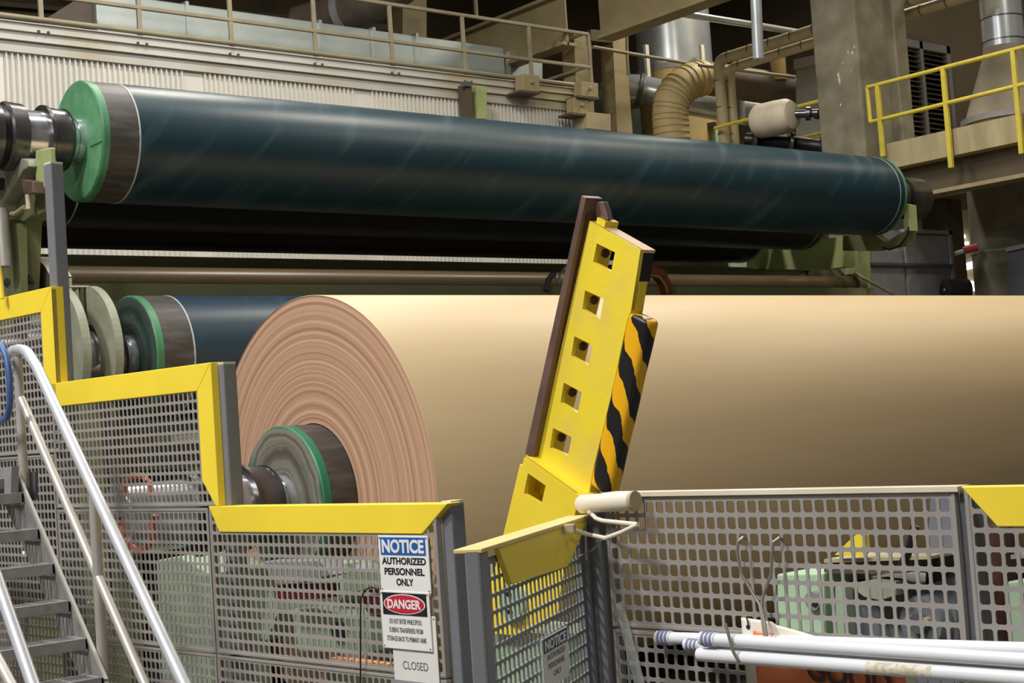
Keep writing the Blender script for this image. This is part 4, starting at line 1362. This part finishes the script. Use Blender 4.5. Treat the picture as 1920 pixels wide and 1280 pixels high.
yb = [(gsz(920, 1030)[0], zG - 0.006), (gl - 0.02, zG - 0.006), gsz(1076, 1010), gsz(1052, 1062), gsz(946, 1096)]
MB().prism([gw(a, b, 0.004) for a, b in yb], gn * 0.016).build('kick_band', yellow, gate, bevel=0.002)
# notice on the gate
def sign(name, o, right, up, n, W, H, label, mbase=sign_white):
    t = thing(name, o, label, 'sign')
    MB().boxv(o, right * (W / 2), up * (H / 2), n * 0.002).build('sign_plate', mbase, t, bevel=0.0015)
    for sx in (-1, 1):
        for sy in (-1, 1):
            MB().lathe(o + right * (sx * (W / 2 - 0.008)) + up * (sy * (H / 2 - 0.008)) + n * 0.002, [(0, 0.003), (0.001, 0.003)], 8, axis=n).build('rivet', ink_grey, t)
    return t


def blk(t, o, right, up, n, W, H, m, nm, lift=0.0026):
    return MB().boxv(o + n * lift, right * (W / 2), up * (H / 2), n * 0.0006).build(nm, m, t)


a = gat_pt(1005, 1196)
b = gat_pt(1053, 1184)
cbl = gat_pt(1016, 1292)
so = (a + b) / 2
W = (b - a).length * 1.02
H = (a - cbl).length * 0.98
so = V((so.x, so.y, so.z - H / 2 + 0.006)) + gn * 0.014
t = sign('notice_sign', so, gu, UZ, gn, W, H, 'small NOTICE sign on the open gate with a navy header', paper_white)
hd = blk(t, so + UZ * (H * 0.34), gu, UZ, gn, W * 0.92, H * 0.27, sign_navy, 'header')
text('NOTICE', 'header_lettering', so + UZ * (H * 0.34), gu, UZ, W * 0.82, H * 0.2, sign_white, hd, gn, 0.03, 0.0036)
for k, (s_, ww) in enumerate((('AUTHORIZED', 0.7), ('PERSONNEL', 0.64), ('ONLY', 0.3))):
    text(s_, 'lettering', so + UZ * (H * (0.1 - 0.18 * k)), gu, UZ, W * ww, H * 0.11, ink_grey, t, gn, 0.0, 0.0026)

# ---------------------------------------------------------------- signs on the fence
def fence_sign(px0, py0, px1, py1, name, label, o, base=sign_white):
    a, b, c = fp(px0, py0, o), fp(px1, py0, o), fp((px0 + px1) / 2, py1, o)
    W = (b - a).dot(FU)
    H = a.z - c.z
    ctr = (a + b) / 2
    ctr = V((ctr.x, ctr.y, (a.z + c.z) / 2))
    return sign(name, ctr, FU, UZ, FN, W, H, label, base), ctr, W, H


t, o_, W, H = fence_sign(733, 1150, 816, 1300, 'closed_notice', 'white paper notice reading CLOSED below the DANGER sign', 0.008, paper_white)
zc_ = fp(772, 1246).z
text('CLOSED', 'lettering', V((o_.x, o_.y, zc_)), FU, UZ, W * 0.56, 0.026, ink_grey, t, FN, -0.005, 0.0026)
blk(t, V((o_.x, o_.y, fp(772, 1292).z)), FU, UZ, FN, W * 1.1, 0.06, grey_mid, 'holder_strip', 0.006)
t, o_, W, H = fence_sign(713, 1106, 804, 1217, 'danger_sign', 'white DANGER sign with a red oval on black, under the blue NOTICE sign', 0.014)
up0 = UZ * (H * 0.5)
hc_ = o_ + UZ * (H * 0.28)
hd = blk(t, hc_, FU, UZ, FN, W * 0.9, H * 0.38, ink, 'header')
ov = [(math.cos(6.2832 * i / 40), math.sin(6.2832 * i / 40)) for i in range(40)]
MB().prism([hc_ + FU * (cx_ * W * 0.425) + UZ * (cy_ * H * 0.172) + FN * 0.003 for cx_, cy_ in ov], FN * 0.0008).build('oval_border', sign_white, hd)
MB().prism([hc_ + FU * (cx_ * W * 0.405) + UZ * (cy_ * H * 0.156) + FN * 0.0038 for cx_, cy_ in ov], FN * 0.0008).build('red_oval', sign_red, hd)
text('DANGER', 'header_lettering', hc_, FU, UZ, W * 0.68, H * 0.16, sign_white, hd, FN, 0.03, 0.005)
for k, (s_, ww) in enumerate((('DO NOT ENTER WHILE SPOOL', 0.66), ('IS BEING TRANSFERRED FROM', 0.68), ('STORAGE BACK TO PRIMARY ARMS', 0.8))):
    text(s_, 'lettering', o_ + UZ * (H * (-0.02 - 0.15 * k)), FU, UZ, W * ww, H * 0.085, ink_grey, t, FN, 0.005, 0.0026)
t, o_, W, H = fence_sign(709, 1003, 802, 1110, 'notice_sign', 'white NOTICE sign with blue header hung on the fence, AUTHORIZED PERSONNEL ONLY', 0.012)
hc_ = o_ + UZ * (H * 0.31)
hd = blk(t, hc_, FU, UZ, FN, W * 0.9, H * 0.31, sign_blue, 'header')
text('NOTICE', 'header_lettering', hc_, FU, UZ, W * 0.84, H * 0.24, sign_white, hd, FN, 0.035, 0.0036)
for k, (s_, ww) in enumerate((('AUTHORIZED', 0.88), ('PERSONNEL', 0.8), ('ONLY', 0.34))):
    text(s_, 'lettering', o_ + UZ * (H * (0.05 - 0.185 * k)), FU, UZ, W * ww, H * 0.125, ink, t, FN, 0.03, 0.0026)
tag(MB().tube([fp(676, 1300, 0.02), fp(676, 1150, 0.02), fp(677, 1122, 0.02), fp(684, 1106, 0.02), fp(696, 1100, 0.02), fp(710, 1105, 0.016)], 0.0028, 8).build('black_cord', black, smooth=True),
    'thin black cord hanging on the fence left of the warning signs', 'cord')

# ---------------------------------------------------------------- door closer
ca, cb = fp(1086, 945, 0.04), fp(1186, 939, 0.04)
dc = thing('door_closer', ca, 'ivory hydraulic door closer with folding arm on the hinge post', 'door closer')
dir_ = (cb - ca).normalized()
clb = MB().tube([ca, ca + dir_ * 0.01, cb], [0.02, 0.0265, 0.0265], 20).build('closer_body', closer_m, dc, smooth=True)
MB().tube([cb, cb + dir_ * 0.012], 0.028, 24).build('end_cap', lag_tan, clb, smooth=True)
MB().boxv(ca.lerp(cb, 0.5) + FN * -0.02, dir_ * ((cb - ca).length / 2), UZ * 0.022, FN * 0.02).build('back_plate', closer_m, dc, bevel=0.003)
MB().tube([fp(1108, 950, 0.05), fp(1108, 962, 0.05)], 0.011, 14).build('spindle', closer_m, dc, smooth=True)
e1 = fp(1196, 983, 0.12)
MB().tube([fp(1108, 962, 0.05), fp(1118, 972, 0.06), fp(1130, 976, 0.07), e1], 0.0065, 10).build('main_arm', closer_m, dc, smooth=True)
sh = gat_pt(1042, 992) + gn * 0.035
MB().tube([e1, fp(1165, 998, 0.12), (fp(1165, 998, 0.12) + gat_pt(1075, 1004) + gn * 0.05) / 2 - UZ * 0.012, gat_pt(1075, 1004) + gn * 0.05, sh], 0.0065, 10).build('link_arm', closer_m, dc, smooth=True)
MB().boxv(sh, gu * 0.012, UZ * 0.012, gn * 0.02).build('shoe', lag_tan, dc, bevel=0.002)
tag(MB().tube([fp(1140, 1000, 0.06), fp(1112, 1030, 0.06), fp(1080, 1046, 0.05), fp(1062, 1058, 0.03)], 0.003, 8).build('grey_cable', grey_mid, smooth=True), 'thin grey cable drooping from the closer arm to the gate', 'cable')
tag(MB().tube([fp(1097, 975, 0.03), fp(1099, 1050, 0.03)], 0.004, 8).build('hinge_pin', alu_dull, smooth=True), 'thin bright hinge pin between gate and hinge post', 'hinge')

# ---------------------------------------------------------------- poles, hooks, banner on the right fence
def pole(x0, y0, x1, y1, o, r, label, collar=True):
    a, b = fp(x0, y0, o), fp(x1, y1, o)
    d = (b - a).normalized()
    t = thing('white_pole', a, label, 'pole', 'white plastic poles on the hooks')
    MB().tube([a, a + d * 0.004, b + d * 0.25], [r * 0.9, r, r], 20).build('pole_tube', white_plastic, t, smooth=True)
    if collar:
        cr = MB().tube([a - d * 0.004, a + d * 0.045], r * 1.16, 20).build('collar', white_plastic, t, smooth=True)
        for k in range(3):
            MB().tube([a + d * (0.006 + 0.013 * k), a + d * (0.013 + 0.013 * k)], r * 1.28, 20).build('collar_ring', stripe_blue, cr, smooth=True)
    return t


pr_ = 0.0165
pole(1236, 1195, 1900, 1216, 0.028, pr_, 'rear white pole reaching farthest left, with a striped collar')
pole(1288, 1208, 1900, 1246, 0.063, pr_ * 0.8, 'thin white pole with a striped collar squeezed between the others')
pole(1318, 1197, 1900, 1236, 0.094, pr_, 'upper front white pole with a striped collar')
lowp = pole(1310, 1226, 1900, 1270, 0.092, pr_ * 1.1, 'lowest white pole without a collar, bearing a small worn sticker', collar=False)
pa, pb = fp(1310, 1226, 0.092), fp(1900, 1270, 0.092)
pd = (pb - pa).normalized()
n1 = (EYE - pa.lerp(pb, 0.6))
n1 = (n1 - pd * n1.dot(pd)).normalized()
n2 = pd.cross(n1)
s0, s1 = (fp(1630, 1250, 0.092) - pa).dot(pd), (fp(1752, 1258, 0.092) - pa).dot(pd)
vs, rr = [], pr_ * 1.1
for q in (rr * 1.004, rr * 1.03):
    for i in range(9):
        an = math.radians(-42 + 84 * i / 8)
        for sv in (s0, s1):
            vs.append(pa + pd * sv + n1 * (q * math.cos(an)) + n2 * (q * math.sin(an)))
fs = [(2 * i, 2 * i + 1, 2 * i + 3, 2 * i + 2) for i in range(8)] + [(18 + 2 * i, 20 + 2 * i, 21 + 2 * i, 19 + 2 * i) for i in range(8)]
fs += [(0, 18, 19, 1), (16, 17, 35, 34)] + [(2 * i, 2 * i + 2, 2 * i + 20, 2 * i + 18) for i in range(8)] + [(2 * i + 1, 2 * i + 19, 2 * i + 21, 2 * i + 3) for i in range(8)]
MB().add(vs, fs).build('worn_sticker', sticker_m, lowp, smooth=True)
t = thing('wire_hook', fp(1432, 1150, 0.03), 'bent wire hook shaped like a Y hanging the poles from the mesh', 'hook')
MB().tube([fp(1400, 1010, -0.01), fp(1392, 1007, 0.02), fp(1384, 1016, 0.03), fp(1382, 1035, 0.03), fp(1390, 1075, 0.03), fp(1410, 1110, 0.03), fp(1424, 1132, 0.035), fp(1430, 1165, 0.05), fp(1435, 1200, 0.06)], 0.0042, 10).build('wire_strand', wire_m, t, smooth=True)
MB().tube([fp(1468, 1010, -0.01), fp(1460, 1008, 0.02), fp(1450, 1016, 0.03), fp(1447, 1040, 0.03), fp(1446, 1075, 0.03), fp(1432, 1112, 0.03), fp(1427, 1135, 0.04), fp(1433, 1165, 0.055), fp(1438, 1200, 0.065)], 0.0042, 10).build('wire_strand', wire_m, t, smooth=True)
t = thing('wire_hook', fp(1370, 1200, 0.1), 'short J shaped wire hook holding the left ends of the white poles', 'hook')
MB().tube([fp(1360, 1168, 0.115), fp(1366, 1190, 0.118), fp(1375, 1222, 0.118), fp(1384, 1238, 0.112), fp(1394, 1243, 0.09), fp(1400, 1244, 0.03)], 0.0042, 10).build('wire_strand', wire_m, t, smooth=True)
# banner
bn = thing('banner', fp(1400, 1290, 0.015), 'orange and white vinyl banner hung behind the white poles', 'banner')
nu, nv = 40, 24


def ban_pt(u, v):
    xt, yt = 1390 + u * 330, 1157 + u * 60 + 60 * u * u * 0.9
    if u < 0.18:
        yt = 1157 + u * 45
    x = xt + v * 14
    y = yt + v * (1330 - yt)
    return fp(x, y, 0.02 + 0.006 * math.sin(u * 14 + v * 3) + 0.004 * math.sin(v * 9))


vs = [ban_pt(i / nu, j / nv) for j in range(nv + 1) for i in range(nu + 1)]
fs = [(j * (nu + 1) + i, j * (nu + 1) + i + 1, (j + 1) * (nu + 1) + i + 1, (j + 1) * (nu + 1) + i) for j in range(nv) for i in range(nu)]
ob = MB().add(vs, fs).build('banner_sheet', banner_white, bn, smooth=True, recalc=False)
sm_ = ob.modifiers.new('sheet_thickness', 'SOLIDIFY')
sm_.thickness = 0.0015
vs = []
for j in range(nv + 1):
    for i in range(nu + 1):
        p = ban_pt(0.065 + 0.86 * i / nu, 0.13 + 0.87 * j / nv)
        vs.append(p + FN * 0.002)
ob = MB().add(vs, fs).build('orange_field', banner_orange, bn, smooth=True, recalc=False)
sm_ = ob.modifiers.new('sheet_thickness', 'SOLIDIFY')
sm_.thickness = 0.0012
lo = fp(1590, 1266, 0.034)
lr = (fp(1650, 1281, 0.034) - fp(1530, 1253, 0.034)).normalized()
text('GOOD', 'lettering', lo, lr, UZ, (fp(1680, 1285) - fp(1520, 1250)).length, 0.07, banner_ink, bn, FN, 0.03, 0.0)
gp = fp(1403, 1175, 0.03)
MB().lathe(gp, [(0, 0.006), (0.002, 0.006)], 12, axis=FN).build('eyelet', ink, bn)
MB().tube([fp(1400, 1158, 0.03), fp(1402, 1166, 0.034), gp], 0.0022, 8).build('tie_cord', black, bn, smooth=True)
# clear plastic strip
t = tag(MB().prism([fp(1154, 1132, 0.012), fp(1168, 1126, 0.012), fp(1212, 1290, 0.012), fp(1192, 1290, 0.012)], FN * 0.003).build('plastic_strip', plastic_clear), 'clear crumpled plastic strip hanging on the mesh beside the hinge post', 'strip')

# ================================================================== MACHINERY BEHIND THE MESH, RIGHT
MX = 3.75
t = thing('gear_housing', aX(1500, 1215, MX), 'bright mint green machine housing behind the right mesh', 'machine')
pX([(1456, 1076), (1544, 1074), (1562, 1600), (1468, 1600)], MX, 0.25).build('housing_body', mint_bright, t, bevel=0.006)
prt = MB().lathe(aX(1530, 1125, MX) + V((-0.02, 0, 0)), [(0, 0.03), (0.025, 0.032)], 24).build('inspection_port', grey_mid, t, smooth=True)
MB().lathe(aX(1535, 1127, MX) + V((-0.024, 0, 0)), [(0, 0.014), (0.01, 0.014)], 18).build('port_hole', ink, prt, smooth=True)
pX([(1566, 1100), (1580, 1100), (1600, 1600), (1580, 1600)], MX - 0.03, 0.05).build('side_rib', mint, t)
t = thing('drive_motor', aX(1680, 1215, MX + 0.1), 'grey drive motor with round end bell behind the right mesh', 'motor')
pX([(1580, 1090), (1720, 1100), (1790, 1080), (1815, 1600), (1610, 1600)], MX + 0.12, 0.3).build('motor_body', motor_grey, t, bevel=0.01)
bc = aX(1737, 1165, MX + 0.1)
MB().lathe(bc + V((-0.03, 0, 0)), [(0, 0.075), (0.02, 0.085), (0.05, 0.085)], 36).build('end_bell', motor_grey, t, smooth=True)
MB().lathe(bc + V((-0.05, 0, 0)), [(0, 0.03), (0.03, 0.035)], 24).build('shaft_cover', grey_dark, t, smooth=True)
for dy in (-0.03, 0.03):
    MB().lathe(bc + V((-0.05, dy, 0.01)), [(0, 0.012), (0.02, 0.012)], 10).build('bolt', lag_tan, t, smooth=True)
pX([(1745, 925), (1800, 925), (1806, 1085), (1735, 1095)], MX + 0.2, 0.15).build('junction_riser', motor_grey, t)
t = thing('guard_plate', aX(1620, 1060, MX + 0.05), 'dull horizontal guard plate under the yellow flap behind the right mesh', 'guard')
pX([(1545, 1054), (1690, 1045), (1692, 1075), (1545, 1075)], MX + 0.02, 0.25).build('plate_body', duct_brown, t)
pX([(1545, 1048), (1745, 1042), (1745, 1048), (1545, 1055)], MX - 0.0, 0.28).build('plate_lip', lag_tan, t)
MB().prism([aX(x_, y_, MX + 0.02) for x_, y_ in ((1590, 1095), (1640, 1085), (1680, 1090), (1680, 1115), (1650, 1125), (1620, 1118))], UX * 0.06).build('tray', guard_green, t)
tag(MB().prism([aX(x_, y_, MX - 0.02) for x_, y_ in ((1565, 1040), (1590, 1015), (1614, 994), (1622, 1004), (1624, 1034), (1618, 1042))], UX * 0.02).build('yellow_flap', yellow), 'small yellow triangular flap behind the right mesh', 'flap')
tag(MB().tube([aX(1716, 985, MX), aX(1708, 1020, MX), aX(1690, 1065, MX)], 0.014, 10).build('drive_belt', black, smooth=True), 'black belt slanting down behind the right mesh beside the grey riser', 'belt')
tag(MB().tube([aX(1870, 985, MX + 0.3), aX(1882, 1240, MX + 0.3)], 0.05, 16).build('brown_roller', rust_shade_brown, smooth=True), 'dark brown upright roller behind the far right mesh', 'roller')
t = thing('green_stand', aX(1910, 1215, MX + 0.2), 'green machine stand behind the far right mesh panel', 'stand')
pX([(1888, 1090), (1990, 1080), (1990, 1300), (1900, 1300)], MX + 0.2, 0.2).build('stand_body', mint, t, bevel=0.006)
pX([(1895, 1040), (1990, 1030), (1990, 1040), (1895, 1048)], MX + 0.2, 0.2).build('stand_lip', grey_mid, t)

# ================================================================== MACHINERY BEHIND THE MESH, LEFT
NX = 4.15
t = thing('machine_pedestal', aX(350, 1290, NX), 'mint green machine pedestal behind the fence under the chrome journal', 'pedestal')
pX([(292, 1050), (335, 1042), (392, 1075), (402, 1400), (310, 1400)], NX, 0.4).build('pedestal_body', mint, t, bevel=0.01)
t = thing('gear_housing', aX(600, 1230, NX), 'mint green gear housing with a round black port behind the sign panel mesh', 'machine')
pX([(545, 1142), (590, 1138), (640, 1150), (690, 1160), (690, 1225), (560, 1222)], NX, 0.4).build('housing_body', mint, t, bevel=0.01)
pX([(575, 1055), (640, 1058), (650, 1110), (620, 1150), (600, 1120)], NX + 0.1, 0.3).build('upper_web', mint, t)
MB().lathe(aX(640, 1182, NX) + V((-0.03, 0, 0)), [(0, 0.05), (0.04, 0.052)], 28).build('round_port', ink, t, smooth=True)
pX([(480, 1110), (510, 1098), (520, 1150), (500, 1200), (470, 1190)], NX + 0.05, 0.3).build('side_web', mint, t)
t = thing('lamp_hood', aX(550, 1100, NX - 0.1), 'pale tilted metal hood above dark red rollers behind the sign panel mesh', 'hood')
MB().prism([aX(x_, y_, NX - 0.2) for x_, y_ in ((492, 1052), (600, 1050), (622, 1078), (560, 1094), (520, 1096), (505, 1080))], UX * 0.12).build('hood_shell', grey_mid, t, bevel=0.006)
pX([(512, 1098), (606, 1096), (606, 1122), (516, 1124)], NX - 0.16, 0.1).build('red_bar', dark_red, t)
t = thing('small_dome', aX(680, 1080, NX), 'small pale dome lamp behind the mesh left of the NOTICE sign', 'lamp')
MB().lathe(aX(686, 1052, NX), [(0, 0.02), (0.01, 0.05), (0.04, 0.075), (0.045, 0.02)], 28, axis=-UZ).build('dome_shade', grey_mid, t, smooth=True)
tag(pX([(672, 1112), (712, 1100), (716, 1150), (690, 1150)], NX + 0.05, 0.15).build('red_bracket', dark_red), 'dark red bracket behind the mesh beside the DANGER sign', 'bracket')
t = thing('tray_stand', aX(676, 1500, NX - 0.2), 'dark stand carrying the row of pale orange blocks behind the mesh', 'stand')
pX([(612, 1248), (745, 1264), (745, 1700), (612, 1700)], NX - 0.21, 0.08).build('stand_body', olive_dark, t)
for k in range(8):
    tag(pX([(618 + 14 * k, 1232 + 1.6 * k), (629 + 14 * k, 1233 + 1.6 * k), (630 + 14 * k, 1248 + 1.6 * k), (619 + 14 * k, 1247 + 1.6 * k)], NX - 0.2, 0.05).build('orange_block', orange_roll, bevel=0.004),
        'pale orange block in the row low behind the sign panel mesh', 'block', 'pale orange blocks in a row behind the mesh')
tag(pX([(900, 1060), (925, 1056), (930, 1400), (905, 1400)], NX + 0.1, 0.2).build('green_upright', mint), 'pale green upright seen in the gap between the gate and its post', 'upright')
tag(pX([(205, 740), (235, 736), (250, 1400), (220, 1400)], 4.85, 0.1).build('olive_upright', olive), 'olive upright with a pale cross tie behind the middle left mesh', 'upright')
pX([(232, 822), (372, 812), (372, 828), (232, 838)], 4.78, 0.07).build('cross_tie', guard_green, bpy.data.objects['olive_upright'])
t = thing('orange_hose', aX(260, 1030, 3.15), 'looped orange hose hanging behind the mesh below the chrome journal', 'hose')
lp_ = [(225, 970), (232, 1000), (240, 1020), (258, 1035), (275, 1028), (285, 1005), (290, 965)]
MB().tube([fp(x_, y_, -0.05) for x_, y_ in lp_], 0.016, 10).build('hose_loop', orange_hose, t, smooth=True)
MB().tube([fp(x_, y_, -0.04) for x_, y_ in ((234, 930), (234, 905), (248, 892), (268, 892), (281, 906), (284, 930))], 0.014, 10).build('hose_arch', orange_hose, t, smooth=True)
t = thing('green_cabinet', aX(85, 1290, 3.4), 'dark green cabinet behind the mesh seen between the stair treads', 'cabinet')
pX([(48, 1140), (122, 1135), (130, 1420), (55, 1420)], 3.4, 0.3).build('cabinet_body', olive, t, bevel=0.01)
t = thing('indicator_lamp', aX(48, 1030, 3.3), 'pair of yellow lit indicator lamps behind the mesh at the stair', 'lamp')
MB().tube([aX(47, 1008, 3.3), aX(47, 1018, 3.3)], 0.022, 14).build('upper_lens', amber, t, smooth=True)
MB().tube([aX(47, 1032, 3.3), aX(47, 1042, 3.3)], 0.022, 14).build('lower_lens', amber, t, smooth=True)
MB().tube([aX(47, 1018, 3.3), aX(47, 1032, 3.3)], 0.02, 14).build('lamp_body', grey_dark, t, smooth=True)
MB().tube([aX(47, 1042, 3.3), aX(50, 1500, 3.3)], 0.012, 10).build('stand_pipe', grey_dark, t, smooth=True)
tag(MB().tube([aX(x_, y_, 2.15) for x_, y_ in ((-14, 640), (2, 646), (12, 668), (18, 710), (19, 752), (14, 782), (-2, 792), (-16, 790))], 0.013, 10).build('blue_cable', blue_cable, smooth=True),
    'blue cable loop hanging at the left edge beside the handrail top', 'cable')
tag(MB().tube([aX(-8, 470, 2.5), aX(0, 520, 2.5), aX(4, 560, 2.5)], 0.012, 10).build('yellow_conduit', yellow, smooth=True), 'thin yellow conduit at the far left edge above the fence', 'conduit')

# ================================================================== STAIR
SX_ = 2.2
SW = 0.8
st = thing('access_stair', aX(194, 1273, SX_), 'grey steel stair with open treads climbing at the lower left', 'stair')
for k, dx in enumerate((0.0, -SW)):
    pts = [aX(x_, y_, SX_) for x_, y_ in ((22, 878), (28, 884), (197, 1273), (215, 1316), (170, 1316), (0, 925), (0, 880))]
    MB().prism([p + V((dx, 0, 0)) for p in pts], V((0.008, 0, 0))).build('stringer', stair_steel, st)
# pale front lip of the stringer
MB().prism([aX(25, 882, SX_ - 0.004), aX(30, 882, SX_ - 0.004), aX(197, 1273, SX_ - 0.004), aX(194, 1273, SX_ - 0.004)], UX * 0.012).build('stringer_lip', alu_dull, st)
trd = [(45, 922), (75, 990), (103, 1055), (133, 1125), (165, 1195), (195, 1268), (226, 1342)]
for (x_, y_) in trd:
    a = aX(x_, y_, SX_)
    m_ = MB()
    m_.box((a.x - SW, a.y, a.z - 0.042), (a.x - 0.002, a.y + 0.01, a.z))
    for k in range(5):
        yy = a.y + 0.02 + 0.032 * k
        m_.box((a.x - SW, yy, a.z - 0.03), (a.x - 0.002, yy + 0.006, a.z - 0.004))
    for k in range(9):
        xx = a.x - SW + 0.01 + (SW - 0.03) * k / 8
        m_.box((xx, a.y + 0.01, a.z - 0.014), (xx + 0.006, a.y + 0.155, a.z - 0.002))
    m_.box((a.x - 0.012, a.y, a.z - 0.05), (a.x - 0.002, a.y + 0.16, a.z - 0.002))
    m_.build('tread', stair_steel, st, bevel=0.002)
# landing edge and bracket at the top
MB().box((aX(22, 905, SX_).x - SW, aX(22, 905, SX_).y - 0.02, aX(22, 905, SX_).z - 0.02), (SX_, aX(22, 905, SX_).y + 0.9, aX(22, 905, SX_).z + 0.02)).build('landing', stair_steel, st)
pX([(45, 885), (66, 884), (66, 936), (52, 940)], SX_ + 0.06, 0.012).build('bolt_plate', grey_dark, st)
pX([(8, 876), (22, 874), (20, 924), (8, 926)], SX_ - 0.05, 0.03).build('clip', grey_mid, st)
# right handrail
HX = SX_ + 0.03
hr = thing('handrail', aX(190, 1270, HX), 'bright aluminium handrail on the right side of the stair', 'handrail')
up1, up2 = aX(70, 690, HX), aX(352, 1296, HX)
d_ = (up2 - up1).normalized()
MB().tube([aX(24, 658, HX), aX(34, 655, HX), aX(44, 656, HX), aX(53, 663, HX), aX(61, 675, HX), up1, up2, up2 + d_ * 0.5], 0.0215, 18).build('top_rail', alu, hr, smooth=True)
m1_, m2_ = aX(40, 748, HX), aX(272, 1284, HX)
MB().tube([m1_, m2_, m2_ + (m2_ - m1_).normalized() * 0.5], 0.0175, 16).build('mid_rail', alu_dull, hr, smooth=True)
a = aX(33, 668, HX)
MB().tube([V((a.x, a.y, a.z)), V((a.x, a.y, aX(38, 905, HX).z))], 0.0185, 16).build('rail_post', alu_dull, hr, smooth=True)
a = aX(176, 930, HX)
MB().tube([V((a.x, a.y, a.z)), V((a.x, a.y, aX(190, 1262, HX).z))], 0.0185, 16).build('rail_post', alu_dull, hr, smooth=True)
# left handrail
HL = SX_ - SW - 0.03
hl = thing('handrail', aX(60, 1285, HL), 'bright aluminium handrail cut off at the lower left corner', 'handrail')
a, b = aX(-6, 1085, HL), aX(68, 1300, HL)
d_ = (b - a).normalized()
MB().tube([a - d_ * 0.5, b + d_ * 0.3], 0.0165, 18).build('top_rail', alu, hl, smooth=True)
a, b = aX(-6, 1232, HL), aX(30, 1300, HL)
d_ = (b - a).normalized()
MB().tube([a - d_ * 0.3, b + d_ * 0.3], 0.014, 18).build('mid_rail', alu_dull, hl, smooth=True)
